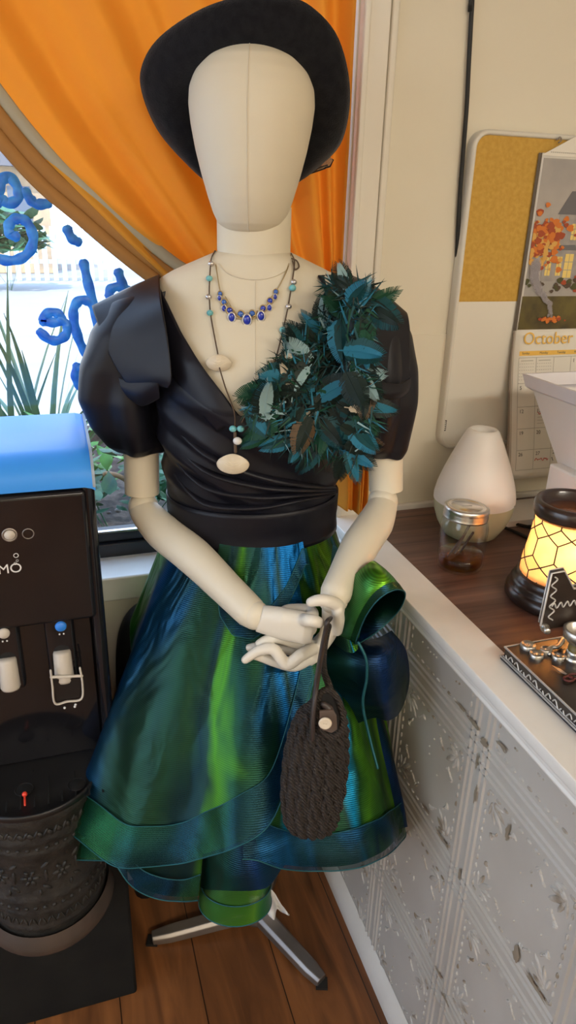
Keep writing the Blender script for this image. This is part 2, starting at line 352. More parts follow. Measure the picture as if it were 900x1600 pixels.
strokes=[[(-40,300),(-5,300),(3,282),(14,276),(27,292),(28,310),(14,318),(2,312),(-6,318)],[(40,300),(48,312),(58,319),(75,318)],
 [(25,370),(16,366),(13,355),(20,344),(32,342),(44,350),(52,372),(46,393),(30,405),(8,407),(-12,399)],
 [(131,411),(137,440),(147,478),(153,515),(156,540)],[(148,482),(138,471),(124,470),(115,484),(117,508),(125,535),(138,558),(150,575)],
 [(67,502),(80,504),(95,502),(94,493),(82,488),(70,493),(68,503)],[(95,500),(105,508),(103,523),(90,532),(76,530),(63,519)],
 [(121,572),(118,585),(122,600),(133,607),(145,602)],[(125,575),(133,574),(136,584),(128,590)],
 [(171,462),(172,453),(184,448),(200,453),(210,462)],[(185,425),(190,440),(198,465),(205,485)],[(105,358),(112,372),(122,378)]]
for st_i,st in enumerate(strokes):
    g=paint(st)
    for v in g.V: v.y-=.00025*st_i
    g.build('painted_letter_stroke',blue_paint,win)

# ================================================================= EXTERIOR
street_m=M('sunlit_concrete',(.33,.33,.335),.9,col2=(.26,.26,.265),nscale=.5,stretch=(.25,1,1))
struct(G().box((-40,1.39,-.06),(40,60,-.01)).box((-40,-20,-.06),(-2.31,1.39,-.01)).build('street',street_m,smooth_=False))
struct(G().box((-40,20.3,-.01),(40,21.3,.12)).box((-40,9.5,-.01),(40,9.62,.02)).build('kerb',M('kerb_concrete',(.45,.43,.42),.9),smooth_=False))
soil_m=M('garden_soil',(.035,.024,.018),.95,col2=(.14,.10,.075),nscale=25,namt=(.45,.75),bump=.8,bscale=50)
def bed(u,v):
    x=-1.6+2.6*u; y=1.42+1.15*v
    return Vector((x,y,.66+.05*noise.noise(Vector((x*5,y*5,0)))+.02*noise.noise(Vector((x*17,y*17,3)))))
struct(G().grid(bed,70,40).box((-1.6,1.40,0),(1.0,1.425,.68)).box((-1.6,2.55,0),(1.0,2.62,.72)).build('planter_ground',soil_m))
leaf_blade=M('blade_leaf',(.11,.20,.12),.5,col2=(.16,.26,.15),nscale=20)
leaf_m=M('broad_leaf',(.06,.24,.03),.5,col2=(.10,.34,.05),nscale=30); leaf_d=M('dark_broad_leaf',(.02,.09,.05),.5,col2=(.04,.16,.07),nscale=30)
# spiky clumps
def spiky(cx,cyy,n,seed,label,spread):
    rnd=random.Random(seed); o=thing('spiky_plant',label,'plant',(cx,cyy,.68),group=None); g=G()
    for i in range(n):
        a=rnd.uniform(-PI,PI); l=rnd.uniform(.42,.75); le=rnd.uniform(.15,1)*spread; pts=[]
        for k in range(9):
            t=k/8; pts.append(Vector((cx+math.cos(a)*le*l*t**1.5,cyy+math.sin(a)*le*l*.5*t**1.5,.66+l*(t-.33*le*t**2.2))))
        side=Vector((-math.sin(a),math.cos(a)*.5,0)); side=(side+Vector((.5,0,0))).normalized()
        vs=[];fs=[]
        for k,p in enumerate(pts):
            w=.009*(1-(k/8)**2)+.0006; vs+=[p-side*w,p+Vector((0,-.003,0)),p+side*w]
        for k in range(8): fs+=[(3*k,3*k+1,3*k+4,3*k+3),(3*k+1,3*k+2,3*k+5,3*k+4)]
        g.add(vs,fs)
    g.build('blades',leaf_blade,o)
p1=WZ(120,655,.72); p2=WZ(5,655,.75)
spiky(p1.x-.10,1.95,30,3,'spiky green plant with long arching blades outside window, nearer the dress',1.25)
spiky(WY(12,650,1.95).x,1.9,12,5,'upright spiky plant outside window at the far left',.45)
def leafy(name,c,n,r,seed,mat,label,sz=.03):
    rnd=random.Random(seed); o=thing(name,label,'plant',c); g=G()
    for i in range(n):
        d=Vector((rnd.gauss(0,1),rnd.gauss(0,.6),abs(rnd.gauss(0,.5)))); d=d*(r/max(d.length,.6))*rnd.uniform(.3,1)
        p=Vector(c)+d; s=sz*rnd.uniform(.6,1.2); q=Matrix.Rotation(rnd.uniform(0,6.28),3,'Z')@Matrix.Rotation(rnd.uniform(-.8,.8),3,'X')
        out=[(0,-.9),(.45,-.5),(.55,0),(.35,.5),(0,1),(-.35,.5),(-.55,0),(-.45,-.5)]
        vs=[p+q@Vector((0,0,.1*s))]+[p+q@Vector((a*s,b*s,-.12*abs(a)*s)) for a,b in out]
        g.add(vs,[(0,k+1,(k+1)%8+1) for k in range(8)])
        if i%18==0: g.tube([Vector((c[0],c[1],.64 if c[1]<5 else -.01)),p],.0015,5)
    g.build('leaf_cluster',mat,o)
q=WY(115,640,1.85); leafy('leafy_plant',(q.x,1.85,.80),90,.15,11,leaf_m,'low bright green leafy plant behind the blue dispenser top')
q=WY(185,745,1.62); leafy('leafy_plant',(q.x,1.66,.80),170,.20,12,leaf_d,'dark green leafy plant seen under the left black sleeve')
q=WY(50,605,1.7); leafy('sprout',(q.x,1.75,.96),6,.03,13,leaf_m,'single broad leaf sprig between the spiky plants outside',.035)
rnd=random.Random(4); g=G()
for i in range(150):
    x=rnd.uniform(-.2,.6); y=rnd.uniform(1.45,2.2); s=rnd.uniform(.005,.013); g.ball((x,y,.68+.045*noise.noise(Vector((x*5,y*5,0)))),(s,s*.8,s*.6),6)
o=g.build('gravel',M('pale_pebble',(.38,.36,.36),.8,col2=(.12,.1,.1),nscale=15)); tagp(o,'scattered pale pebbles on dark garden soil outside window','pebbles',kind='stuff')
g=G().tube([WY(164,740,1.6),WY(180,742,1.62),WY(196,750,1.64),WY(215,768,1.66)],.006,8,sub=5); o=g.build('dry_stem',M('dry_twig',(.35,.24,.14),.8)); tagp(o,'curved brown dry stem outside window below left sleeve','twig')
# far things across the street
def far_shrub(px,py,Y,r,seed,label):
    c=WY(px,py,Y); leafy('far_shrub',(c.x,Y,.75),240,r,seed,leaf_d,label,.22)
far_shrub(4,335,15,.8,21,'dark green shrub across the street')
c=WY(40,300,19); o=thing('house','tan house with dark roof across the street','building',(c.x,19.5,0))
G().box((c.x-2.2,19,0),(c.x+.5,22,2.3)).build('wall',M('tan_siding',(.55,.38,.22),.8,col2=(.30,.22,.15),nscale=2),o,smooth_=False)
G().prism([(c.x-2.5,18.6,2.3),(c.x+.8,18.6,2.3),(c.x-.8,18.6,3.4)],(0,3.6,0)).build('roof',M('dark_roof',(.12,.12,.14),.8),o,smooth_=False)
for k in range(3):
    G().box((c.x-1.9+.75*k,18.96,.9),(c.x-1.4+.75*k,19.0,1.9)).build('window',M('far_glass',(.10,.13,.18),.2),o,smooth_=False)
c=WY(70,325,17); o=thing('picket_fence','pale blue picket fence across the street','fence',(c.x,17,0))
fm=M('pale_blue_paint',(.45,.62,.80),.7)
G().box((c.x-.9,17,.35),(c.x+1.3,17.04,.43)).box((c.x-.9,17,.85),(c.x+1.3,17.04,.93)).build('rail',fm,o,smooth_=False)
g=G()
for k in range(12): g.box((c.x-.9+.19*k,16.97,0),(c.x-.8+.19*k,17,1.1))
g.build('pickets',fm,o,smooth_=False)
#%%PART2
# ================================================================= CURTAIN
LC=[(-.62,2.24),(-.27,1.83),(-.053,1.53),(.055,1.425),(.165,1.335),(.27,1.265),(.35,1.17),(.41,1.05),(.435,.98),(.44,.935)]
LC=[(x*.966,1.45+(z-1.45)*.966) for x,z in LC]
RC=[(.504,2.24),(.504,1.92),(.504,1.72),(.504,1.60),(.504,1.49),(.504,1.38),(.504,1.25),(.504,1.10),(.504,1.0),(.504,.935)]
def cv(T,v):
    x=v*(len(T)-1); i=min(int(x),len(T)-2); t=x-i
    g=lambda k:Vector((T[max(0,min(len(T)-1,k))][0],0,T[max(0,min(len(T)-1,k))][1]))
    p0,p1,p2,p3=g(i-1),g(i),g(i+1),g(i+2)
    return .5*((2*p1)+(p2-p0)*t+(2*p0-5*p1+4*p2-p3)*t*t+(3*p1-p0-3*p2+p3)*t**3)
def foldy(u,v):
    q=v*.9; w=.013*math.sin(2*PI*(4.2*u+.6*q)+.5)+(.006+.009*sst((u-.55)*4))*math.sin(2*PI*(9.5*u-.5*q)+1.3)+.004*noise.noise(Vector((u*8,v*7,1)))
    return w*(1-.25*v)
def curt(u,v):
    a=cv(LC,v);b=cv(RC,v); uu=u+.012*math.sin(2*PI*5*u)*(.3+v)
    p=a.lerp(b,uu); p.y=1.256+foldy(u,v); p.z-=.03*math.sin(PI*u)*(1-v)*0
    p.z-=.05*math.sin(PI*u)**2*sst((v-.2)*2)*sst((.9-v)*4)
    k=sst((1.30-p.z)/.22)*sst((u-.15)*2.2); p.y-=.125*k; p.x+=.025*k
    return p
o=thing('curtain','orange satin curtain swept across the window behind the mannequin','curtain',(.2,1.288,.905))
G().grid(lambda u,v:curt(.06+.94*u,v),150,90).build('drape',curt_m,o,solid=.0012)
def hemband(a,b,dy):
    def f(u,v):
        p=cv(LC,v); d=cv(LC,min(1,v+.01))-cv(LC,max(0,v-.01)); n=Vector((-d.z,0,d.x)).normalized()
        if n.z<0: n=-n
        w=.040*(1-.5*sst((v-.55)*4)); q=p+n*w*(a+(b-a)*u); q.y=1.246+dy-.004*math.sin(PI*u); return q
    return G().grid(f,8,90)
hemband(0,.50,0).build('hem_strip',band_m,o,solid=.003); hemband(.47,1.02,.0025).build('hem_strip',band_m,o,solid=.003)
hemband(.96,1.5,.006).build('lining_edge',M('lining_grey',(.40,.36,.26),.7),o,solid=.0015)

# ================================================================= WATER DISPENSER
DX0,DX1,DY0,DY1=-.235,.034,.980,1.225
d=thing('water_dispenser','glossy black water dispenser with blue top beside window','water dispenser',((DX0+DX1)/2,1.1,0))
g=G(); g.box((DX0,1.045,.60),(DX1,DY1,1.095)); g.box((DX0,DY0+.004,0),(DX1,DY1,.60)); g.box((DX0,DY0,.60),(DX0+.02,1.05,1.095)); g.box((DX1-.02,DY0,.60),(DX1,1.05,1.095))
g.build('body',blackgloss,d,bevel=.012)
g=G().box((DX0+.012,DY0-.004,.875),(DX1-.012,1.05,1.085)); g.build('head_panel',blackgloss,d,bevel=.008)
g=G().box((DX0+.02,1.01,.60),(DX1-.02,1.05,.88)); g.build('recess_panel',blackgloss,d,bevel=.004)
G().box((DX0+.001,DY0-.001,.0),(DX1+.001,DY0+.012,.598)).build('lower_front',blackmatte,d,bevel=.010)
# top: flat, rolled over at the front
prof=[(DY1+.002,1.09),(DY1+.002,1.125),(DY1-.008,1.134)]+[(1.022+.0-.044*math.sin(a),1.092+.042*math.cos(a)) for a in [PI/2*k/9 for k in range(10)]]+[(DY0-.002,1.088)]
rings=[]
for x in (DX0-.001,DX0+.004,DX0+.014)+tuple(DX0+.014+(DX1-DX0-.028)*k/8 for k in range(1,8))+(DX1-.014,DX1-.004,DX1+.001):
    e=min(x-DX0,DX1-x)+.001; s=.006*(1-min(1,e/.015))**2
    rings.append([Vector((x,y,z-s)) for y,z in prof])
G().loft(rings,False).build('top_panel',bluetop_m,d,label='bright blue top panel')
capm=M('pale_edge_plastic',(.30,.36,.42),.3)
for xe,de in ((DX1+.0015,-.004),(DX0-.0015,.004)): G().prism([Vector((xe,y,z-.001)) for y,z in prof],(de,0,0)).build('top_end_cap',capm,d,smooth_=False)
# indicator lights, logo
pl=lambda x,y,Y:WY(x,y,Y)
FY0=DY0-.0045
for (x,y,mt,r) in ((15,836,greyplastic,.0075),):
    c=pl(x,y,FY0); G().lathe([(0.0001,.0025),(r*.9,.002),(r,0)],c,24,ax=(0,-1,0)).build('indicator_light',mt,d,label='lit warm white indicator'); G().lathe([(r*1.05,0),(r*1.2,.0015),(r*1.4,0)],c,24,ax=(0,-1,0)).build('indicator_ring',steel_m,d)
c=pl(44,834,FY0); G().lathe([(.0068,0),(.0074,.0012),(.0082,0)],c,24,ax=(0,-1,0)).build('indicator_ring',steel_m,d)
white_ink=M('white_ink',(.72,.71,.70),.6)
c=pl(36,897,FY0-.0005); text('PRIMO',.0205,'logo_text',white_ink,d,c,FRONT,.0002,'RIGHT')
for x,y,r in ((25,868,.0036),(27,876,.0018),(24,880.5,.0022)):
    c=pl(x,y,FY0-.0004); G().lathe([(r*.72,0),(r*.86,.0006),(r,0)],c,20,ax=(0,-1,0)).build('logo_bubble',white_ink,d)
for i,(x,y,mt,lb) in enumerate(((95,979,bluebtn,'blue cold water button'),(6,990,greyplastic,'white room water button'))):
    c=pl(x,y,FY0); c.y=FY0; G().lathe([(.0001,.0035),(.0065,.003),(.0082,.001),(.0085,-.001)],c,24,ax=(0,-1,0)).build('button',mt,d,label=lb)
    for dx in (-.003,.003):
        G().ball(c+Vector((dx,-.001,-.0125)),(.0014,.0014,.0014),8).build('indicator_dot',white_ink,d)
for x,y,lab in ((99,1040,1),(14,1052,0)):
    c=pl(x,y,.992)
    G().lathe([(.0001,.026),(.012,.026),(.0135,.022),(.0148,-.022),(.013,-.026),(.0001,-.026)],c,24,ax=(0,.12,1)).build('spout',greyplastic,d)
    G().box((c.x-.022,.996,c.z-.035),(c.x+.022,1.012,c.z+.085)).build('spout_housing',blackgloss,d,bevel=.006)
    if lab:
        a=[pl(px,py,.975) for px,py in ((79,1048),(82,1072),(86,1099),(105,1096),(127,1092),(129,1070),(125,1044))]
        fr=G().tube(poly(a,5),.0024,8,flat=.7); b=[pl(px,py,.975) for px,py in ((80,1058),(104,1057),(128,1056))]; fr.tube(b,.0024,8); 
        fr.build('paddle_frame',greyplastic,d,label='pale grey paddle frame')
        m=[pl(px,py,.978) for px,py in ((84,1062),(88,1095),(105,1092),(124,1089),(126,1060))]; G().prism(m,(0,.004,0)).build('paddle_pad',blackplastic,d,smooth_=False)
        for px,py in ((101,1106),(117,1104),(118,1101)): G().ball(pl(px,py,.985),.0022,8).build('nozzle_glint_bead',white_ink,d)
# drip tray housing: bowed, embossed
dc=Vector((-.100,.985,0))
def drumring(z,rx,ry,n=64): return [dc+Vector((rx*math.cos(2*PI*k/n),ry*math.sin(2*PI*k/n),z)) for k in range(n)]
def drumr(z): return interp([(.33,.108,.119),(.36,.105,.115),(.50,.106,.106),(.60,.108,.101)],z)
dark_emb=M('embossed_black',(.006,.006,.0055),.6,col2=(.020,.018,.015),nscale=40,bump=.6,bscale=90)
g=G().loft([drumring(z,*[q*s for q in drumr(z)]) for z,s in ((.325,.0),(.326,.9),(.345,.93),(.36,.94),(.37,.955),(.372,.965),(.375,.955),(.40,.955),(.403,.97),(.407,.955),(.425,.955),(.428,.97),(.432,.955),(.52,.955),(.523,.975),(.528,.955),(.54,.955),(.543,.975),(.548,.955),(.575,.955),(.579,.98),(.585,.985),(.60,.985),(.602,.96))])
def dpos(a,z,o=0):
    rx,ry=drumr(z); s=.955; return dc+Vector(((rx*s+o)*math.cos(a),(ry*s+o)*math.sin(a),z))
def orn(a,z,w,h,rot=0):
    n=Vector((math.cos(a),math.sin(a),0)); t=Vector((-n.y,n.x,0)); up=Vector((0,0,1))
    tt=t*math.cos(rot)+up*math.sin(rot); uu=-t*math.sin(rot)+up*math.cos(rot)
    g.ball(dpos(a,z),(w,.0028,h),8,Matrix((tt,n,uu)).transposed())
for k in range(44):
    a=2*PI*k/44
    if math.sin(a)>.35: continue
    orn(a-.03,.388,.0018,.008,.4); orn(a+.03,.388,.0018,.008,-.4); orn(a,.416,.004,.0035); orn(a,.533,.004,.003); orn(a+.07,.56,.005,.007,.6); orn(a,.562,.0025,.009,-.5)
for k in range(13):
    a=2*PI*k/13+.2
    if math.sin(a)>.35: continue
    for j in range(6):
        b=2*PI*j/6; orn(a+.09*math.cos(b),.478+.011*math.sin(b),.0065,.0035,b)
    orn(a,.478,.004,.004); orn(a+.24,.500,.009,.0035,.7); orn(a+.24,.456,.009,.0035,-.7); orn(a+.24,.478,.003,.014); orn(a+.13,.447,.003,.007)
g.build('embossed_drum',dark_emb,d)
G().loft([drumring(z,*[q*s for q in drumr(.33)]) for z,s in ((.322,.9),(.322,1.0),(.328,1.03),(.340,1.02),(.352,.985),(.36,.96))]).build('drum_rim',M('dark_brown_rim',(.055,.036,.026),.6,col2=(.04,.028,.02),nscale=20),d)
G().loft([drumring(z,*[q*s for q in drumr(.6)]) for z,s in ((.585,.97),(.596,1.0),(.602,1.0),(.604,.975),(.601,.95),(.601,.5),(.601,.01))]).build('drip_tray',blackplastic,d)
slotm=M('slot_void',(.001,.001,.001),.9); g=G()
for k in range(-5,6):
    x=dc.x+.003+.0205*k; L1=.012 if k in(2,4) else 0
    for y0,y1 in ([(.905,.965)] if k%2 else [(.905,.925)]):
        if k==-1: y0,y1=.905,.945
        g.box((x-.0012,y0,.6012),(x+.0012,y1,.6024))
g.build('drip_slots',slotm,d,smooth_=False)
for x,y in ((38,1233),(120,1225)):
    c=WZ(x,y,.6025); G().lathe([(.0001,0),(.0125,0),(.0135,-.001)],c,28).build('drip_hole',slotm,d)
    G().lathe([(.0128,0),(.0138,.001),(.0148,0)],c,28).build('hole_rim',blackplastic,d)
c=WZ(38.5,1241,.606); g=G().ball(c,(.0042,.0042,.0042),14); e=WZ(39,1258,.604); g.tube([c,e],.0016,8); g.build('float_indicator',redplastic,d,label='red float indicator')
# dark hose behind the dispenser side, thickened to cover the shadow below the sill
g=G().tube([(.082,1.215,.0),(.080,1.215,.4),(.078,1.215,.58),(.092,1.215,.70),(.135,1.215,.735),(.19,1.215,.70),(.21,1.215,.55),(.21,1.215,.02)],.026,12,sub=8); o=g.build('black_hose',black_m); tagp(o,'black hose thickened to cover the shadow between the dispenser and window sill','hose')

# ================================================================= COUNTER
PX=.511
tin=M('tin_tile_white',(.50,.475,.43),.42,col2=(.43,.40,.355),nscale=5,bump=.1,bscale=25)
worn=M('tin_tile_worn',(.50,.475,.43),.5,col2=(.25,.20,.14),nscale=26,namt=(.46,.64))
patch=M('bare_metal_patch',(.27,.225,.165),.5)
ct=thing('half_wall_counter','white painted half wall clad in distressed pressed tin tiles','counter',(.9,.5,0))
g=G(); g.box((PX,-.9,0),(1.5,1.249,.858))
rnd=random.Random(9)
def ridge(y0,z0,y1,z1,r=.0035):
    d=Vector((0,y1-y0,z1-z0)); n=Vector((0,-d.z,d.y)).normalized()*r
    a=Vector((PX,y0,z0)); b=Vector((PX,y1,z1)); up=Vector((-.0028,0,0))
    g.add([a-n,a-n*.35+up,a+n*.35+up,a+n,b-n,b-n*.35+up,b+n*.35+up,b+n],[(0,1,5,4),(1,2,6,5),(2,3,7,6)])
def leaf(y,z,a,l,w,mi=None):
    d=Vector((0,math.cos(a),math.sin(a))); n=Vector((0,-math.sin(a),math.cos(a)))
    g.mi=1 if (mi is None and rnd.random()<.75) else (mi or 0)
    g.ball(Vector((PX,y,z))+d*l*.5,(l*.5,w*.5,.0024),8,Matrix((d,n,Vector((-1,0,0)))).transposed()); g.mi=0
ys=[.663-.25*k for k in range(-2,4)]; zs=[.01,.262,.512,.765,1.015]
g.mi=0
T=.25
for y in ys:
    for k in (-.022,-.010,.010,.022): ridge(y+k,.0,y+k,.857)
for z in zs[:4]:
    for k in (-.022,-.010,.010,.022): ridge(-.1,z+k,1.248,z+k)
for iy in range(len(ys)-1):
    for iz in range(4):
        y1,y0=ys[iy],ys[iy+1]; z0,z1=zs[iz],zs[iz+1]
        cyy,cz=(y0+y1)/2,(z0+z1)/2; h=T/2-.034
        for s in (-1,1):
            k=-h
            while k<h:
                if cz+s*h<.85: leaf(cyy+k,cz+s*h,0,.011,.005)
                if cz+k<.84: leaf(cyy+s*h,cz+k,PI/2,.011,.005)
                k+=.017
        q=T/2-.046
        for sa in (-1,1):
            for sb in (-1,1):
                by,bz=cyy+sa*q,cz+sb*q
                if bz>.80: continue
                b=math.atan2(-sb,-sa)
                for j,(da,l,w) in enumerate(((0,.042,.010),(.45,.034,.008),(-.45,.034,.008),(.95,.026,.007),(-.95,.026,.007))):
                    leaf(by,bz,b+da,l,w)
                leaf(by-sa*.004,bz+sb*.004,b,.012,.012)
                for sd in (-1,1):
                    e=b+sd*1.15
                    for j in range(5):
                        leaf(by+math.cos(b)*.035+math.cos(e)*(.012+.006*j),bz+math.sin(b)*.035+math.sin(e)*(.012+.006*j),e+sd*.5*j,.010,.0045)
        for j in range(8):
            leaf(cyy+rnd.uniform(-.06,.06),min(.83,cz+rnd.uniform(-.06,.06)),rnd.uniform(0,3),.004,.003)
# bare patches where paint has worn off along the seams
g.mi=2
def patchy(y,z,ay,az,n):
    pts=[]
    for k in range(22):
        a=2*PI*k/22; r=.65+.5*noise.noise(Vector((math.cos(a)*2+y*9,math.sin(a)*2+z*9,n)))
        pts.append(Vector((PX-.0032,y+ay*r*math.cos(a),z+az*r*math.sin(a))))
    g.add(pts,[tuple(range(22))[::-1]])
for px,py,ay,az in ((718,1367,.006,.016),(743,1240,.005,.022),(793,1300,.006,.022),(806,1490,.010,.020),(835,1540,.03,.006),(756,1160,.014,.010),(740,1130,.022,.006),(783,1165,.02,.006),(690,1310,.028,.005),(665,1265,.02,.004),(695,1560,.02,.006),(685,1520,.02,.005),(745,1190,.004,.02),(720,1105,.02,.004)):
    p=WX(px,py,PX-.003); patchy(p.y,p.z,ay,az,px)
g.mi=0
g.build('tile_panel',[tin,worn,patch],ct,smooth_=False)
pr=[(.497,.888),(.5635,.888),(.5635,.850),(.511,.846),(.505,.848),(.503,.852),(.506,.856),(.5035,.860),(.500,.862),(.500,.868),(.496,.872),(.495,.882)]
G().loft([[Vector((x,y,z)) for x,z in pr] for y in (-.9,1.249)],True,True,True).build('cap_moulding',white_trim,ct,bevel=.0012)
G().prism([(.494,-.9,0),(.494,-.9,.034),(.5105,-.9,.060),(.5105,-.9,0)],(0,2.149,0)).build('baseboard',white_trim,ct,bevel=.001)
wt=G().box((.5637,-.9,.858),(1.5,1.235,.8855)).build('worktop',counter_m,smooth_=False); tagp(wt,'dark brown wood grain worktop on the white half wall','worktop')
CZ=.8857
# ---- aroma diffuser
c=Vector((.737,1.095,CZ)); o=thing('aroma_diffuser','white teardrop aroma diffuser on worktop behind the glass jar','diffuser',c)
prof=[(.0001,.0),(.045,.0),(.052,.004),(.066,.028),(.0735,.050),(.0765,.072)]
G().lathe([(.0001,0.0)]+prof[1:],c,56).build('water_base',M('frosted_base',(.66,.66,.44),.25,trans=.15),o,label='pale greenish lower base')
up=[(.0766,.072),(.0765,.082),(.073,.100),(.066,.122),(.057,.146),(.047,.170),(.037,.192),(.030,.206),(.0255,.2105),(.022,.2105),(.020,.205),(.018,.19),(.0001,.188)]
G().lathe(up,c,56).build('cover',M('matte_white_plastic',(.80,.77,.71),.45),o)
p=WY(800,805,1.06); text('VIVITEST'[:4],.007,'logo_text',ink_l,o,Vector((.785,1.035,.955)),Matrix.Rotation(.7,4,'Z')@FRONT,.0002)
# ---- mason jar
c=Vector((.640,.968,CZ)); o=thing('mason_jar','glass jar of amber liquid with silver screw lid','jar',c)
outer=[(.0001,.0005),(.030,.0005),(.0375,.004),(.0405,.012),(.0408,.078),(.039,.090),(.034,.099),(.0335,.112)]
inner=[(.031,.112),(.0315,.099),(.0365,.090),(.0383,.078),(.038,.014),(.034,.007),(.0001,.006)]
G().lathe(outer+inner,c,56).build('jar_body',jar_m,o)
G().lathe([(.0001,.0065),(.0335,.0072),(.0376,.014),(.0378,.030),(.0001,.030)],c,48).build('liquid',honey_m,o)
tl=Matrix.Translation(c+Vector((0,0,.112)))@Matrix.Rotation(.06,4,'Y')@Matrix.Translation(-(c+Vector((0,0,.112))))
g=G().lathe([(.0345,.096),(.0378,.096),(.0382,.099),(.0368,.101),(.0382,.104),(.0368,.1065),(.038,.110),(.038,.116),(.036,.1175),(.033,.117)],c,56); g.V=[tl@v for v in g.V]; g.build('screw_band',silver,o)
g=G().lathe([(.0001,.1175),(.024,.1175),(.0255,.1165),(.029,.1165),(.030,.1178),(.034,.117),(.0345,.108)],c,56); g.V=[tl@v for v in g.V]; g.build('lid_disc',chrome,o)
g=G()
for k in range(9): g.box((c.x-.010+.0022*k,c.y-.001,CZ+.1176),(c.x-.0086+.0022*k,c.y+.001,CZ+.1182))
g.V=[tl@v for v in g.V]; g.build('lid_mark',ink_l,o,smooth_=False)
g=G()
for a,b in (((-.012,.0,.03),(.02,.01,.085)),((.005,.01,.025),(.012,-.01,.07)),((-.02,.008,.02),(-.005,-.005,.06))): g.tube([c+Vector(a),c+Vector(b)],.0022,8)
g.build('stick',M('dark_spice_stick',(.06,.03,.02),.7),o)
# ---- wax warmer
c=Vector((.742,.832,CZ)); o=thing('wax_warmer','lit amber glass wax warmer with black honeycomb lines','wax warmer',c)
browng=M('dark_brown_glaze',(.028,.014,.010),.28,coat=.3)
G().lathe([(.0001,0),(.080,0),(.083,.004),(.083,.014),(.079,.020),(.076,.022),(.077,.028),(.0735,.034),(.070,.036),(.0705,.041),(.066,.045),(.0001,.045)],c,64).build('base',browng,o)
def shr(z): return .0645-.0105*sst((z-.045)/.10)*1.0
m,t,b=nt('amber_glass'); lk=t.links.new
b.inputs['Base Color'].default_value=(.92,.68,.42,1); b.inputs['Roughness'].default_value=.4
tr=N(t,'ShaderNodeBsdfTranslucent'); tr.inputs[0].default_value=(1,.75,.48,1); mx=N(t,'ShaderNodeMixShader'); mx.inputs[0].default_value=.62
out=[n for n in t.nodes if n.type=='OUTPUT_MATERIAL'][0]; lk(b.outputs[0],mx.inputs[1]); lk(tr.outputs[0],mx.inputs[2]); lk(mx.outputs[0],out.inputs[0])
nz=N(t,'ShaderNodeTexNoise'); nz.inputs['Scale'].default_value=55; cr=N(t,'ShaderNodeValToRGB'); cr.color_ramp.elements[0].color=(.86,.58,.32,1); cr.color_ramp.elements[1].color=(1,.82,.58,1)
tc=N(t,'ShaderNodeTexCoord'); lk(tc.outputs['Object'],nz.inputs[0]); lk(nz.outputs[0],cr.inputs[0]); lk(cr.outputs[0],tr.inputs[0])
G().lathe([(shr(.045+.1*k/12),.045+.1*k/12) for k in range(13)],c,64).build('glass_shade',m,o,solid=.0015)
g=G()
def sp(a,z): r=shr(z)+.0006; return c+Vector((r*math.cos(a),r*math.sin(a),z))
n=10; da=2*PI/n
def ln(a0,z0,a1,z1): g.tube([sp(a0+(a1-a0)*k/4,z0+(z1-z0)*k/4) for k in range(5)],.0011,6)
for k in range(n):
    a=k*da
    ln(a,.045,a,.058); ln(a,.058,a+da/2,.071); ln(a,.058,a-da/2,.071); ln(a+da/2,.071,a,.084); ln(a-da/2,.071,a,.084)
    ln(a,.084,a,.112); ln(a+da/2,.071,a+da/2,.071)
    ln(a,.112,a+da/2,.124); ln(a,.112,a-da/2,.124); ln(a+da/2,.124,a,.138); ln(a-da/2,.124,a,.138); ln(a,.138,a,.146)
    ln(a+da/2,.045,a+da/2,.0455)
g.build('honeycomb_lines',black_m,o)
G().lathe([(.050,.143),(.0575,.144),(.060,.150),(.060,.164),(.057,.169),(.052,.170),(.049,.166),(.046,.156),(.036,.150),(.0001,.149)],c,64).build('wax_dish',browng,o)
G().lathe([(.0001,.1535),(.043,.1535),(.044,.152)],c,48).build('melted_wax',M('melted_wax',(.20,.075,.03),.06),o)
bl=G().ball(c+Vector((-.006,-.018,.108)),(.011,.011,.015),16); bl.build('bulb',M('bulb_glow',(1,.7,.4),.5,emit=(1,.74,.42),es=26),o)
ld=bpy.data.lights.new('bulb_light','POINT'); ld.energy=1.6; ld.color=(1,.68,.36); ld.shadow_soft_size=.012
lo=bpy.data.objects.new('bulb_light',ld); COL.objects.link(lo); lo.parent=o; lo.matrix_basis=Matrix.Translation((-.006,-.036,.108))
# cords on the worktop
g=G().tube([(.80,1.20,CZ+.006),(.80,1.14,CZ+.004),(.83,1.04,CZ+.004),(.815,.96,CZ+.004),(.80,.90,CZ+.004)],.0032,8,sub=8); tagp(g.build('power_cord',black_m),'black cord trailing from behind the wax warmer','cord')
g=G().tube([(.78,1.21,CZ+.006),(.79,1.17,CZ+.004),(.85,1.10,CZ+.004),(.90,1.05,CZ+.004)],.0032,8,sub=8); tagp(g.build('power_cord',black_m),'black cord on worktop running right behind the diffuser','cord')
G_=G().box((.80,1.10,CZ),(1.0,1.20,CZ+.012)); tagp(G_.build('paper_stack',paper_w,smooth_=False),'flat white paper stack on worktop behind the wax warmer','paper')
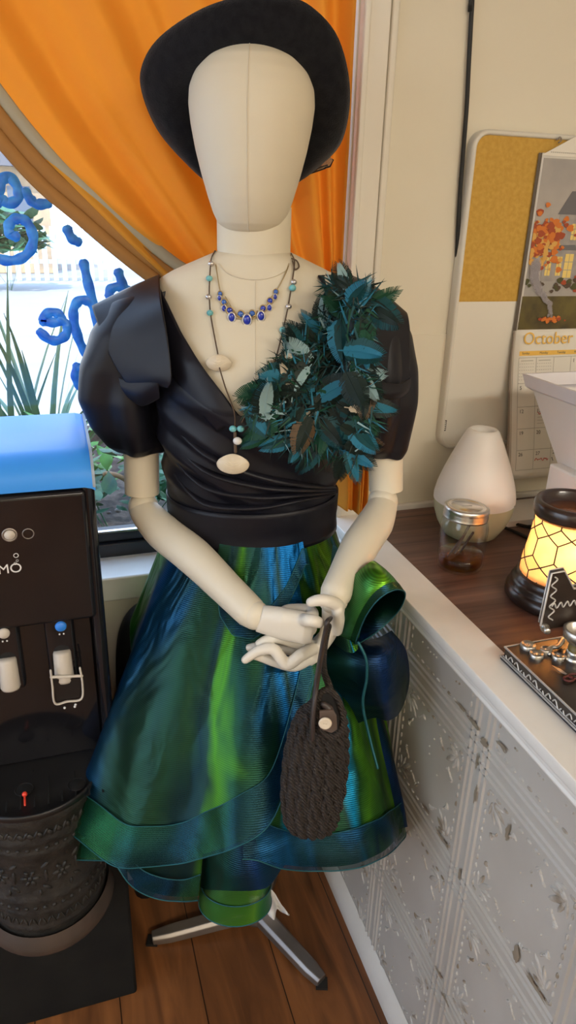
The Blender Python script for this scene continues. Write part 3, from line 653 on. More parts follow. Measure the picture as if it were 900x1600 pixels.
# ---- white flared bin on pedestal
o=thing('flared_bin','white flared plastic bin on a white column, right edge of worktop','bin',(.92,1.02,CZ))
G().box((.828,.885,CZ),(1.02,1.012,1.05)).build('column',paper_w,o,bevel=.004)
def q4(x0,y0,x1,y1,z0): return [Vector((x0,y0,z0)),Vector((x1,y0,z0)),Vector((x1,y1,z0)),Vector((x0,y1,z0))]
G().loft([q4(.862,.87,1.02,1.010,1.036),q4(.853,.86,1.03,1.020,1.043),q4(.796,.80,1.09,1.052,1.178),q4(.800,.804,1.085,1.048,1.178),q4(.865,.872,1.02,1.008,1.05)],True,True,True).build('hopper',paper_w,o,smooth_=False,bevel=.002)
G().loft([q4(.795,.80,1.09,1.052,1.176),q4(.787,.792,1.10,1.060,1.181),q4(.781,.786,1.11,1.066,1.203),q4(.786,.791,1.105,1.061,1.203),q4(.792,.797,1.095,1.055,1.182)],True).build('rim',M('lilac_white_plastic',(.74,.71,.74),.4),o,smooth_=False)
# ---- sewing machine ornament
o=thing('sewing_ornament','black sewing machine ornament with silver scrollwork on worktop edge','ornament',(.64,.58,.888))
BX0,BX1,BY0,BY1,BZ0,BZ1=.5515,.74,.40,.698,.8882,.9085
G().box((BX0-.003,BY0,BZ0),(BX1,BY1+.003,BZ0+.005)).build('plinth',M('dark_blue_gloss',(.012,.014,.022),.2),o,bevel=.0015)
G().box((BX0,BY0,BZ0+.004),(BX1,BY1,BZ1)).build('base',M('black_lacquer',(.016,.011,.008),.3,col2=(.03,.02,.014),nscale=30),o,bevel=.002)
g=G().tube([(BX0,BY0,BZ1),(BX0,BY1,BZ1),(BX1,BY1,BZ1)],.0016,6); g.tube([(BX0-.003,BY0,BZ0+.005),(BX0-.003,BY1+.003,BZ0+.005),(BX1,BY1+.003,BZ0+.005)],.0013,6)
for z in (BZ0+.006,): g.tube([(BX0-.0005,BY0,z),(BX0-.0005,BY1,z)],.001,6)
g.build('silver_edging',silverpaint,o)
g=G()
k=0; y=BY1-.014
while y>BY0+.01:
    s=1 if k%2 else -1
    pts=[(BX0-.0006,y+.010*math.cos(a)*.75+s*.0*a,.8985+s*.0045*math.sin(2*a)*(1)) for a in [PI*j/12 for j in range(13)]]
    pts=[(BX0-.0006,y+.008-.016*j/12,.8985+s*.0042*math.sin(2*PI*j/12)) for j in range(13)]
    g.tube(pts,.00105,6); k+=1; y-=.0205
g.build('side_scroll',silverpaint,o)
for px,py,r in ((825,1010,.0105),(838,1024,.0095),(852,1017,.0072),(872,1027,.0085)):
    c=WZ(px,py,BZ1+.002); g=G().lathe([(.0001,.003),(r*.55,.0025),(r*.62,.0042),(r*.72,.0025),(r*.85,.0045),(r,.003),(r,-.002)],c,24)
    for a in (.6,2.2,3.7,5.3): g.ball(c+Vector((r*.25*math.cos(a),r*.25*math.sin(a),.003)),(.0008,.0008,.0006),6)
    g.build('button',silver,o)
c0=WZ(862,1040,BZ1+.003); c1=WZ(885,1054,BZ1+.003)
dv=(c1-c0); nn=Vector((-dv.y,dv.x,0)).normalized()*.0032
G().add([c0,c0+dv*.6-nn,c1-nn*.6,c1+nn*.6,c0+dv*.5+nn],[(0,1,2,3,4)]).build('scissor_blade',chrome,o,solid=.0012,smooth_=False)
g=G()
for s in (-1,1):
    cc=c1+dv*.32+nn*1.6*s; g.tube([cc+Vector((.0065*math.cos(a),.005*math.sin(a),.0)) for a in [2*PI*j/16 for j in range(16)]],.0016,6,closed=True)
g.build('scissor_handle',M('dark_red_enamel',(.09,.012,.01),.4),o)
c=WZ(893,1030,BZ1); c.y+=.0; c=Vector((c.x+.004,c.y,BZ1))
G().lathe([(.013,0),(.0135,.003),(.0115,.004),(.0115,.005),(.012,.006),(.0115,.007),(.012,.008),(.0115,.009),(.012,.010),(.0115,.011),(.0115,.013),(.010,.014)],c,28).build('spool_thread',silver,o)
G().lathe([(.0105,.013),(.0105,.024),(.0001,.024)],c,24).build('spool_core',M('olive_brass',(.12,.09,.02),.4),o)
G().lathe([(.0105,.024),(.020,.034),(.0215,.046),(.019,.0475),(.017,.046),(.015,.036),(.0001,.034)],c,28).build('cup_top',silver,o,label='silver open cup on the spool')
g=G().tube([WZ(858,1022,BZ1+.002),WZ(861,1012,BZ1+.006),WZ(872,1010,BZ1+.007),WZ(879,1000,BZ1+.008)],[.003,.0035,.003,.004],8,sub=4); g.build('presser_foot',silver,o)
# machine head with gable shoulder
MY=.672
mp=[WY(862,896,MY),WY(858,975,MY),WY(868,985,MY)]
xa=mp[0].x; zt=mp[0].z; zb=mp[1].z
hp=[(xa-.002,MY,zb),(xa,MY,zt),(xa+.020,MY,zt+.001),(xa+.040,MY,zt-.028),(xa+.16,MY,zt-.028),(xa+.16,MY,zb-.006),(xa+.012,MY,zb-.008)]
G().prism(hp,(.004,.009,0)).build('machine_head',M('black_lacquer_head',(.02,.013,.010),.3,col2=(.035,.024,.018),nscale=30),o,smooth_=False)
G().box((xa+.10,MY+.002,BZ1),(xa+.155,MY+.010,zb)).build('machine_post',blackplastic,o,bevel=.003)
g=G().tube([hp[0],hp[1],hp[2],hp[3],hp[4]],.0015,6); g.tube([Vector(p)+Vector((.004,.009,0)) for p in hp[:5]],.0012,6); g.build('silver_edging',silverpaint,o)
g=G(); pts=[]
for j in range(60):
    t=j/59; pts.append((xa+.006+.004*math.sin(t*26)+.0015*t*4,MY-.0008,zt-.006-(zt-zb-.012)*t))
g.tube(pts,.0011,6)
pts=[(xa+.010+.05*t,MY-.0008,zb+.028+.004*math.sin(t*30)) for t in [j/40 for j in range(41)]]; g.tube(pts,.0011,6); g.build('head_scroll',silverpaint,o)
G().lathe([(.0001,.012),(.004,.012),(.005,.009),(.0035,.007),(.006,.004),(.006,0)],Vector((xa+.004,MY-.001,zb-.003)),16,ax=(-.3,-1,0)).build('end_knob',silver,o)
G().box((xa+.05,MY+.002,zt-.0285),(xa+.12,MY+.008,zt-.026)).build('top_inlay',M('cream_inlay',(.6,.55,.42),.4),o,smooth_=False)

# ================================================================= WALL ITEMS
o=thing('wall_cable','black cable running down the wall above the notice board','cable',(.72,1.24,1.4))
cb=[Vector((.70,1.243,2.58)),WY(742,-60,1.243),WY(738,0,1.243),WY(733,90,1.243),WY(729,170,1.243),WY(722,260,1.243),WY(719,300,1.243),WY(716,355,1.243),WY(714,400,1.246)]
G().tube(cb,.0038,10,sub=6).build('cable_run',black_m,o)
X0,X1,Z0,Z1,BYf=.727,1.16,1.015,1.598,1.228
o=thing('notice_board','half cork half white notice board with rounded white frame','notice board',(.94,1.24,1.3))
def rrect(x0,x1,z0,z1,r,y):
    P=[]
    for cx,cz,a0 in ((x1-r,z1-r,0),(x0+r,z1-r,PI/2),(x0+r,z0+r,PI),(x1-r,z0+r,1.5*PI)):
        for k in range(9): a=a0+PI/2*k/8; P.append(Vector((cx+r*math.cos(a),y,cz+r*math.sin(a))))
    return P
fw=.009
G().loft([rrect(X0,X1,Z0,Z1,.03,1.2490),rrect(X0,X1,Z0,Z1,.03,1.232),rrect(X0+.002,X1-.002,Z0+.002,Z1-.002,.029,1.2275),rrect(X0+fw-.002,X1-fw+.002,Z0+fw-.002,Z1-fw+.002,.023,1.2275),rrect(X0+fw,X1-fw,Z0+fw,Z1-fw,.022,1.231),rrect(X0+fw,X1-fw,Z0+fw,Z1-fw,.022,1.240)]).build('frame',boardframe,o)
zc=1.307
def clipped(z0,z1,y):
    P=rrect(X0+fw-.001,X1-fw+.001,Z0+fw-.001,Z1-fw+.001,.022,y); return [Vector((p.x,p.y,max(z0,min(z1,p.z)))) for p in P]
G().loft([clipped(zc,9,1.249),clipped(zc,9,1.2315)],True,True,True).build('cork_panel',cork_m,o,smooth_=False)
G().loft([clipped(0,zc,1.249),clipped(0,zc,1.2318)],True,True,True).build('white_panel',board_m,o,smooth_=False)
g=G(); p=WY(695,665,1.2312); g.box((p.x-.004,1.2305,p.z-.011),(p.x+.003,1.2318,p.z+.011)); mk=g.build('maker_label',ink,o,smooth_=False)
g=G()
for k in range(5): g.box((p.x-.0026,1.2298,p.z-.0085+.0038*k),(p.x+.0016,1.2306,p.z-.0063+.0038*k))
g.build('label_lettering',boardframe,o,smooth_=False)
# hook + calendar
p=WY(872,219,1.226); g=G().tube([p+Vector((-.004,0,0)),p+Vector((0,-.004,.005)),p+Vector((.005,-.003,0)),p+Vector((.002,0,-.004))],.0012,8,sub=4); tagp(g.build('wall_hook',steel_m),'small metal hook above the calendar on the cork','hook')
o=thing('wall_calendar','October wall calendar with autumn cottage picture hanging on notice board','calendar',(1.02,1.2,1.25))
CX0,CX1,ZT,ZM,ZB=.868,1.17,1.566,1.253,.957
def cpt(x,z,off=0):
    # upper page flat on the board, lower pages swing out from the wall
    y=1.2245 if z>=ZM else 1.2245-.052*sst((ZM-z)/(ZM-ZB)*.9)
    return Vector((x,y-off,z))
g=G().grid(lambda u,v:cpt(CX0+(CX1-CX0)*u,ZT+(ZM-ZT)*v),6,6); g.build('picture_page',paper,o,solid=.0012)
g=G()
for k in range(4): g.box((CX0-.002-.001*k,1.2258+.0006*k,ZM-.002),(CX1,1.2262+.0006*k,ZT))
g.build('upper_pages',M('page_edges_dark',(.16,.13,.10),.7),o,smooth_=False)
G().grid(lambda u,v:cpt(CX0+(CX1-CX0)*u,ZM+(ZB-ZM)*v,.0006),8,24).build('month_page',paper,o,solid=.001)
for k in range(2): G().grid(lambda u,v:cpt(CX0-.003*(k+1)+(CX1-CX0)*u,ZM-.001+(ZB-ZM)*v,-.003*(k+1)*v),8,24).build('under_page',M('page_edge_%d'%k,(.55-.25*k,.49-.25*k,.40-.21*k),.7),o,solid=.001)
hp=WY(845,240,1.224)
G().add([Vector((CX0-.002,1.2236,ZT-.004)),Vector((CX1,1.2236,ZT-.004)),Vector((CX1,1.2236,ZT+.035)),Vector((CX0+.075,1.2225,ZT+.035))],[(0,1,2,3)]).build('top_flap',paper,o,solid=.0012,smooth_=False)
g=G()
for k in range(26): g.box((CX0+.016+.0044*k,1.2226,ZT+.001),(CX0+.019+.0044*k,1.2229,ZT+.0026))
g.build('flap_print',ink_l,o,smooth_=False)
# printed picture: sky, autumn tree, grey house with lit windows, lawn, leaf fire and smoke
yp=1.2234
def pic(f,name,mat): f.build(name,mat,o,smooth_=False)
zl=ZM+.062
PW=CX1-CX0
skym=M('print_sky',(.33,.31,.29),.5,col2=(.46,.41,.36),nscale=9,namt=(.3,.7)); 
G0=G().box((CX0+.004,yp,zl),(CX1,yp+.0006,ZT-.008)); pic(G0,'picture_sky',skym)
G0=G().box((CX0+.002,yp-.0002,ZM+.001),(CX1,yp+.0006,zl+.002)); pic(G0,'picture_lawn',M('print_lawn',(.13,.10,.02),.5,col2=(.05,.035,.012),nscale=22))
def blobs(n,x0,x1,z0,z1,r,seed,y,mats):
    rr=random.Random(seed); g=G()
    for i in range(n):
        x=rr.gauss((x0+x1)/2,(x1-x0)/4); z=rr.gauss((z0+z1)/2,(z1-z0)/4); x=max(CX0+.004,x); s=r*rr.uniform(.4,1.2); g.mi=rr.randrange(mats)
        P=[Vector((max(CX0+.003,x+s*(1+.3*math.sin(3*a+i))*math.cos(a)),y-.00001*i,z+s*.8*math.sin(a))) for a in [2*PI*j/9 for j in range(9)]]
        g.add(P,[tuple(range(9))[::-1]])
    return g
om=[M('print_orange',(.62,.17,.02),.6),M('print_red',(.36,.06,.015),.6),M('print_yellow',(.66,.36,.08),.6),M('print_dark',(.08,.05,.03),.6)]
hx=CX0+.058; pwm=M('print_window_yellow',(.80,.60,.18),.6)
G0=G().box((hx,yp-.0006,zl+.035),(CX1,yp,zl+.150)); G0.box((hx-.022,yp-.0007,zl+.03),(hx+.03,yp,zl+.088)); pic(G0,'picture_house',M('print_house',(.36,.33,.30),.6,col2=(.28,.26,.25),nscale=60))
G0=G().add([Vector((hx-.006,yp-.0008,zl+.150)),Vector((CX1,yp-.0008,zl+.150)),Vector((CX1,yp-.0008,zl+.20)),Vector((hx+.018,yp-.0008,zl+.19))],[(0,1,2,3)]); G0.add([Vector((hx-.026,yp-.0008,zl+.087)),Vector((hx+.05,yp-.0008,zl+.087)),Vector((hx+.045,yp-.0008,zl+.097)),Vector((hx-.02,yp-.0008,zl+.095))],[(0,1,2,3)]); pic(G0,'picture_roof',M('print_roof',(.14,.135,.14),.6))
G0=G()
for x,z,w,h in ((hx-.016,zl+.040,.013,.036),(hx+.008,zl+.04,.013,.036),(hx+.026,zl+.036,.02,.045),(hx+.07,zl+.036,.02,.045),(hx+.03,zl+.105,.014,.03)): 
    G0=G()
    for a in range(2):
        for b in range(3): G0.box((x+a*w/2+.0006,yp-.0011,z+b*h/3+.0006),(x+(a+1)*w/2-.0006,yp-.0008,z+(b+1)*h/3-.0006))
    pic(G0,'picture_lit_window',pwm)
pic(blobs(150,CX0-.01,CX0+.075,zl+.06,zl+.145,.0075,3,yp-.0012,3),'picture_tree',om)
pic(blobs(70,CX0+.02,CX1,zl+.012,zl+.034,.007,5,yp-.0013,4),'picture_foliage',[om[3],om[1],om[3],M('print_green',(.07,.07,.02),.6)])
pic(blobs(40,CX0+.05,CX0+.10,ZM+.016,ZM+.024,.004,8,yp-.0025,2),'picture_leaf_fire',[om[0],om[1]])
rr=random.Random(2); g=G()
for i in range(60):
    t=i/59; x=CX0+.070-.058*t+.008*math.sin(t*7)+rr.uniform(-.004,.004); z=ZM+.024+.10*t; s=.003+.008*t
    x=max(x,CX0+.012); P=[Vector((max(CX0+.003,x+s*math.cos(a)),yp-.0028-.00001*i,z+s*math.sin(a))) for a in [2*PI*j/10 for j in range(10)]]; g.add(P,[tuple(range(10))[::-1]])
pic(g,'picture_smoke',M('print_smoke',(.46,.42,.44),.6,alpha=.35))
# month page printing
def onpage(x,z,off=.0016): return cpt(x,z,off)
def prot(z):
    a=cpt(0,z+.004); b=cpt(0,z-.004); d=(a-b); return Matrix.Rotation(math.atan2(-d.y,d.z)*-1,4,'X')
def ptext(s,size,name,mat,x,z,tilt=0):
    a=cpt(0,z+.006); b=cpt(0,z-.004); d=a-b; ang=math.atan2(d.y,d.z)
    return text(s,size,name,mat,o,onpage(x,z,.0045 if size>.02 else .0018),Matrix.Rotation(-ang,4,'X')@FRONT@Matrix.Rotation(tilt,4,'Z'),.0001)
ptext('October',.0335,'month_heading',amber,CX0+.016,ZM-.034)
ZG=ZM-.050
G().grid(lambda u,v:cpt(CX0+.012+(CX1-CX0-.012)*u,ZG-.009*v+.009,.0017),4,2).build('weekday_bar',amber,o)
for k,dn in enumerate(('Sunday','Monday','Tuesday','Wednesday','Thursday','Friday','Saturday')):
    ptext(dn,.0062,'weekday_name',ink,CX0+.018+.0415*k,ZG+.0015)
rows=[ZG-.004,ZG-.054,ZG-.100,ZG-.143,ZG-.186,ZG-.227]
g=G()
def rule(x0,z0,x1,z1,w=.0005):
    n=10
    A=[onpage(x0+(x1-x0)*k/n,z0+(z1-z0)*k/n,.0016) for k in range(n+1)]
    dx=Vector((0,0,w)) if abs(x1-x0)>abs(z1-z0) else Vector((w,0,0))
    g.add([p-dx for p in A]+[p+dx for p in A],[(k,k+1,n+2+k,n+1+k) for k in range(n)])
for z in rows: rule(CX0+.012,z,CX1,z)
for k in range(8): rule(CX0+.012+.0415*k,rows[0],CX0+.012+.0415*k,rows[-1])
for mm_ in range(2):
    for r in range(6):
        for k in range(7): rule(CX0+.014+.0415*mm_+.0052*k,rows[0]-.012-.0062*r,CX0+.0165+.0415*mm_+.0052*k,rows[0]-.012-.0062*r,.0005)
    rule(CX0+.017+.0415*mm_,rows[0]-.006,CX0+.046+.0415*mm_,rows[0]-.006,.0007)
for r in range(4): rule(CX0+.060,rows[2]-.016-.006*r,CX0+.09,rows[2]-.016-.006*r,.0004)
g.build('grid_lines',ink_l,o,smooth_=False)
nums=[[None,None,None,1,2,3,4],[5,6,7,8,9,10,11],[12,13,14,15,16,17,18],[19,20,21,22,23,24,25],[26,27,28,29,30,31,None]]
for r,row in enumerate(nums):
    for k,nn_ in enumerate(row):
        if nn_ and k<4: ptext(str(nn_),.0105,'date_number',ink,CX0+.0165+.0415*k,rows[r]-.014)
def scrawl(mat,x,z,w,n,h,seed):
    rr=random.Random(seed); P=[onpage(x+w*i/n,z+h*rr.uniform(-1,1),.002) for i in range(n+1)]
    G().tube(P,.0006,5,sub=3).build('handwriting',mat,o)
scrawl(redink,CX0+.057,rows[4]-.021,.032,14,.003,1); scrawl(redink,CX0+.060,rows[2]-.014,.018,9,.002,2); scrawl(redink,CX0+.083,rows[1]-.006,.010,5,.003,3)
scrawl(blueink,CX0+.100,rows[1]-.006,.030,16,.003,4); scrawl(blueink,CX0+.100,rows[1]-.014,.016,9,.0025,5); scrawl(ink,CX0+.098,rows[4]-.022,.004,4,.004,6)

# ================================================================= MANNEQUIN
TOR=[(.90,-.015,.140,.0,.110),(.985,-.015,.126,.0,.095),(1.05,-.015,.130,-.004,.102),(1.13,-.015,.135,-.012,.118),(1.20,-.015,.140,-.017,.125),(1.26,-.015,.146,-.014,.116),(1.30,-.015,.152,-.007,.100),(1.33,-.015,.155,0,.084),(1.352,-.015,.150,0,.074),(1.367,-.015,.128,.0,.067),(1.382,-.015,.095,0,.060),(1.395,-.015,.064,0,.055),(1.40,-.015,.053,0,.052)]
def yfront(x,z,off=0):
    cx,rx,yc,ry=interp(TOR,z); u=(x-cx)/(rx+off); u=max(-.985,min(.985,u)); return yc-(ry+off)*math.sqrt(1-u*u)
def S(px,py,off=.004):
    y=-.1
    for _ in range(8):
        p=L(px,py,y); y=yfront(p.x,p.z,off)
    return L(px,py,y)
mq=thing('mannequin','off-white faceless dress form mannequin on steel leg stand','mannequin',mw=MM)
def el(cx,rx,yc,ry,z,n=64,p=1.0): return [Vector((cx+rx*math.copysign(abs(math.sin(a))**p,math.sin(a)),yc-ry*math.copysign(abs(math.cos(a))**p,math.cos(a)),z)) for a in [2*PI*k/n for k in range(n)]]
zz=[.90+.01*k for k in range(50)]+[1.40]
G().loft([el(interp(TOR,z)[0],interp(TOR,z)[1],interp(TOR,z)[2],interp(TOR,z)[3],z) for z in zz],True,True,True).build('torso',mann_m,mq,local=True)
G().loft([el(-.016,.0535+.002*max(0,(1.385-z)/.03),-.0,.0535,z) for z in (1.345,1.36,1.38,1.40,1.42,1.44,1.46)],True,True,True).build('neck',mann_m,mq,local=True)
# neck seam and centre seams
g=G(); 
pts=[S(px,py,.0012) for px,py in ((342,412),(352,424),(370,433),(398,437),(425,433),(444,424),(453,412))]
g.tube(poly(pts,4),.0007,6); g.tube([S(399,440+14*k,.0005) for k in range(16)],.0005,6)
g.build('body_seam',seam_m,mq,local=True)
HEAD=[(1.4205,.004,-.020,.006,-.012),(1.4235,.024,-.020,.030,-.012),(1.429,.038,-.020,.046,-.012),(1.438,.0470,-.020,.058,-.012),(1.45,.0530,-.020,.066,-.012),(1.47,.0598,-.020,.076,-.012),(1.50,.0690,-.020,.086,-.010),(1.53,.0768,-.020,.092,-.008),(1.56,.0828,-.020,.096,-.005),(1.585,.0858,-.020,.097,-.002),(1.605,.0845,-.020,.093,.0),(1.622,.078,-.020,.085,.0),(1.637,.067,-.020,.074,.0),(1.648,.053,-.020,.058,.0),(1.6555,.036,-.020,.040,.0),(1.660,.012,-.020,.014,.0)]
hz=[]
for a,b in zip(HEAD,HEAD[1:]):
    for k in range(4): t=k/4; hz.append(tuple(p+(q-p)*t for p,q in zip(a,b)))
hz.append(HEAD[-1])
G().loft([el(h[2],h[1],h[4],h[3],h[0],64,1.0) for h in hz],True,True,True).build('head',mann_m,mq,local=True,sub=1)
G().tube([Vector((-.020,h[4]-h[3]-.0003,h[0])) for h in hz[3:-4]],.0006,6).build('head_seam',seam_m,mq,local=True)
# arms
def limb(name,pts,rs,parent=mq,mat=arm_m,sub=6,flat=1.0): return G().tube(pts,rs,24,sub=sub,flat=flat).build(name,mat,parent,local=True)
def arm(ux,uz0,ex,ez,sgn):
    pass
La=Vector((-.185,.004,1.30)); Le=Vector((-.194,-.022,1.018))
G().tube([La,Vector((-.192,-.005,1.18)),L(222,771,-.02)],[.030,.0285,.0280],28,sub=5,ends=False).build('upper_arm',arm_m,mq,local=True,bevel=.0012)
G().tube([L(196,706,-.02),L(196,768,-.02)],.001,6); 
LE=L(224,792,-.03); LW=L(392,957,-.205)
G().ball(LE,(.0245,.0245,.027),24).build('elbow',arm_m,mq,local=True)
limb('forearm',[LE+Vector((0,-.004,-.004)),LE.lerp(LW,.22)+Vector((-.004,0,-.006)),LE.lerp(LW,.5),LE.lerp(LW,.8),LW],[.0235,.0295,.0295,.0255,.0235])
Ra=Vector((.178,.004,1.30)); Re=L(602,770,-.015)
G().tube([Ra,Vector((.192,-.002,1.18)),L(603,766,-.015)],[.030,.0285,.0275],28,sub=5,ends=False).build('upper_arm',arm_m,mq,local=True,bevel=.0012)
RE=L(598,785,-.03); RW=L(524,928,-.215)
G().ball(RE,(.0245,.0245,.027),24).build('elbow',arm_m,mq,local=True)
limb('forearm',[RE+Vector((0,-.004,-.004)),RE.lerp(RW,.22)+Vector((.003,0,-.005)),RE.lerp(RW,.5),RE.lerp(RW,.8),RW],[.0235,.029,.029,.025,.0225])
# hands: palm and five bent fingers grown into one surface
def palm(g,rings):
    R=[]
    for c,wd,td,w,t in rings:
        c=Vector(c); wd=Vector(wd).normalized(); td=Vector(td); td=(td-wd*td.dot(wd)).normalized()
        R.append([c+wd*(w*math.copysign(abs(math.cos(a))**.75,math.cos(a)))+td*(t*math.copysign(abs(math.sin(a))**.8,math.sin(a))) for a in [2*PI*k/28 for k in range(28)]])
    g.loft(R,True,True,True)
def fing(g,pts,rs,sub=5): g.tube([Vector(p) for p in pts],rs,14,sub=sub)
# hand on image left: back of the hand to the viewer, fingers folded round behind
yb=-.232
lw=L(398,961,-.210)
G().ball(lw,(.022,.020,.022),22).build('wrist_ball',arm_m,mq,local=True)
A0=L(405,966,-.216);A1=L(440,974,-.226);A2=L(474,981,-.232);A3=L(488,986,-.230)
up=(L(472,952,yb)-L(468,1012,yb)); td=Vector((0,1,0))
g=G(); palm(g,[(A0,L(413,945,yb)-L(400,985,yb),td,.0205,.014),(A1,up,td,.0245,.0155),(A2,up,td,.0245,.0145),(A3,up,td,.0185,.011)])
dn=up.normalized()
for k,(t,bx) in enumerate(((.62,.0),(.12,.0),(-.38,-.001),(-.82,-.006))):
    b=A2+dn*.023*t; f=[b+Vector((.004,.004,0)),b+Vector((.013+bx,.012,0)),b+Vector((.008+bx,.034,-.004)),b+Vector((-.022,.034,-.004)),b+Vector((-.034,.020,-.003))]
    fing(g,f,[.0088,.0086,.0080,.0074,.0062][:5])
T0=L(455,962,-.244);T1=L(474,966,-.249);T2=L(490,970,-.252);T3=L(499,973,-.250)
fing(g,[L(476,968,-.240),L(481,969,-.250),L(490,970,-.254),L(499,973,-.252)],[.0092,.0092,.0088,.0080],4)
g.build('hand',hand_m,mq,local=True,remesh=.0016)
# hand on image right: hooked, thumb across the top, fingers trailing to the left underneath
rw=L(521,938,-.216); G().ball(rw,(.021,.019,.020),22).build('wrist_ball',arm_m,mq,local=True)
g=G()
B=[L(520,945,-.212),L(521,968,-.206),L(512,992,-.200),L(497,1012,-.198),L(484,1022,-.200)]
palm(g,[(B[0],(.75,.65,.1),(.5,-.8,0),.0165,.0125),(B[1],(.6,.8,0),(.8,-.6,.1),.021,.013),(B[2],(.35,.9,.0),(.8,-.3,-.5),.024,.0125),(B[3],(.1,1,.15),(.6,-.1,-.8),.024,.0115),(B[4],(0,1,.2),(.4,0,-.9),.022,.010)])
fing(g,[L(527,956,-.222),L(527,946,-.240),L(512,939,-.252),L(497,938,-.255),L(485,941,-.255)],[.0105,.0098,.0088,.0082,.0068])
fing(g,[L(526,985,-.214),L(529,968,-.232),L(528,952,-.246)],[.009,.009,.008])
fing(g,[L(488,1014,-.222),L(470,1024,-.242),L(449,1038,-.248),L(437,1026,-.246),L(426,1014,-.242),L(404,1017,-.240),L(383,1031,-.240)],[.0098,.0095,.0092,.0088,.0088,.0080,.0062],4)
fing(g,[L(484,1028,-.214),L(460,1040,-.222),L(432,1034,-.226),L(408,1026,-.226),L(392,1022,-.224)],[.0095,.0092,.0086,.0078,.0064],4)
fing(g,[L(486,1008,-.206),L(462,1004,-.214),L(436,997,-.222),L(418,1000,-.224),L(405,1006,-.224)],[.0095,.0090,.0085,.0080,.0066],4)
fing(g,[L(484,1014,-.192),L(456,1016,-.196),L(424,1010,-.200),L(404,1010,-.202),L(389,1012,-.202)],[.009,.0085,.0078,.0072,.0058],4)
g.build('hand',hand_m,mq,local=True,remesh=.0016)
# stand
g=G().lathe([(.016,.03),(.016,.92)],(0,0,0),20); g.build('stand_pole',steel_m,mq,local=True)
G().lathe([(.0001,.022),(.030,.022),(.032,.030),(.030,.058),(.022,.064),(.018,.10),(.0001,.10)],(0,0,0),28).build('stand_hub',steel_m,mq,local=True)
for px,py,ln_ in ((238,1463,1),(503,1530,1),(None,None,0)):
    if px: 
        d=ray_c(px,py); t=(.016-H)/d.z; p=CAM+d*t; e=Vector((p.x-FX,p.y-FY,.013))
    else: e=Vector((.035,.135,.013))
    s=Vector((0,0,.040)); dd=(e-s); n=Vector((-dd.y,dd.x,0)).normalized(); u=dd.normalized(); u0=u.cross(n)*-1 if u.cross(n).z<0 else u.cross(n)
    R=[]
    for k in range(7):
        t=k/6; w=.0195-.003*t; h=.014-.003*t; c=s.lerp(e,t)
        if k==6: w*=.75
        R.append([c-n*w-u0*h,c+n*w-u0*h,c+n*w+u0*h*.4,c+n*w*.6+u0*h,c-n*w*.6+u0*h,c-n*w+u0*h*.4])
    G().loft(R,True,True,True).build('stand_leg',steel_m,mq,local=True,smooth_=False,bevel=.002)
    G().box((e.x-.012,e.y-.012,0.0),(e.x+.012,e.y+.012,.006)).build('foot_pad',black_m,mq,local=True,smooth_=False)
# tissue scrap on the stand
c=L(427,1412,-.05); d=ray_c(427,1414); t=(.075-H)/d.z; c=MM@(CAM+d*t-Vector((FX,FY,0)))
def tis(u,v):
    a=(u-.5)*(.030+.018*v); b=(v-.5)*.062
    return c+Vector((a+.4*b,.010*math.sin(u*9+v*3)+.008*noise.noise(Vector((u*4,v*4,2))),-b+.004*math.sin(u*17)*v))
o=G().grid(tis,16,18).build('tissue_scrap',M('tissue',(.80,.78,.75),.8),solid=.001); tagp(o,'crumpled white tissue scrap on the mannequin stand under the skirt','tissue')

# ================================================================= HAT
hat=thing('hat','black felt brimmed hat tipped back on the mannequin head','hat',mw=MM)
OUT=[(385,1,-.075),(440,2,-.072),(485,18,-.062),(528,68,-.04),(546,150,-.005),(534,225,.035),(502,263,.066),(474,281,.082),(400,315,.10),(322,284,.085),(285,256,.06),(245,208,.03),(221,150,.0),(222,108,-.02),(250,65,-.04),(315,22,-.065)]
INN=[(392,84,-.045),(428,90,-.04),(455,104,-.03),(475,130,-.01),(482,170,.01),(478,215,.03),(462,255,.05),(440,285,.07),(395,300,.085),(350,285,.07),(325,255,.05),(308,215,.03),(300,170,.01),(305,132,-.01),(325,106,-.03),(355,90,-.04)]
PO=poly([L(*p) for p in OUT],6,True); PI_=poly([L(*p) for p in INN],6,True); n=len(PO)
ax=Vector((0,.80,.60))
rings=[]
for k in range(9):
    t=k/8; rings.append([PI_[i].lerp(PO[i],t)+ax*(.012*t*t-.010*math.sin(PI*t)) for i in range(n)])
G().loft(rings,True).build('brim',felt_m,hat,local=True,solid=.004)
cc=sum(PI_,Vector())/n; R=[]
for k in range(12):
    t=k/11; s=1.0-.12*t if t<.75 else (1.0-.12*t)*math.sqrt(max(0,1-((t-.75)/.25)**2))+.002
    h=.115*min(1,t/.92); R.append([cc+(p-cc)*s+ax*h+ax*(.0) for p in PI_])
G().loft(R,True,False,True).build('crown',felt_m,hat,local=True)
G().loft([[cc+(p-cc)*(1.02-.02*t)+ax*(.004+.026*t) for p in PI_] for t in (0,.5,1)],True).build('hat_band',M('brown_ribbon',(.05,.03,.02),.5),hat,local=True,solid=.001)
sheer=M('sheer_brown',(.22,.12,.05),.5,alpha=.6)
def lobe(P,name='bow_loop'):
    P=[L(*p) for p in P]; cen=sum(P,Vector())/len(P)+Vector((0,-.004,0)); g=G(); g.add([cen]+P,[(0,1+i,1+(i+1)%len(P)) for i in range(len(P))]); o=g.build(name,sheer,hat,local=True,smooth_=False,solid=.0006)
    G().tube(P,.0011,6,closed=True).build('wire_edge',felt_m,o,local=True)
lobe([(466,273,.08),(490,262,.085),(514,244,.085),(521,250,.086),(516,260,.084),(490,268,.08)]); lobe([(462,276,.078),(486,266,.08),(512,258,.08),(508,263,.078),(485,271,.077)])

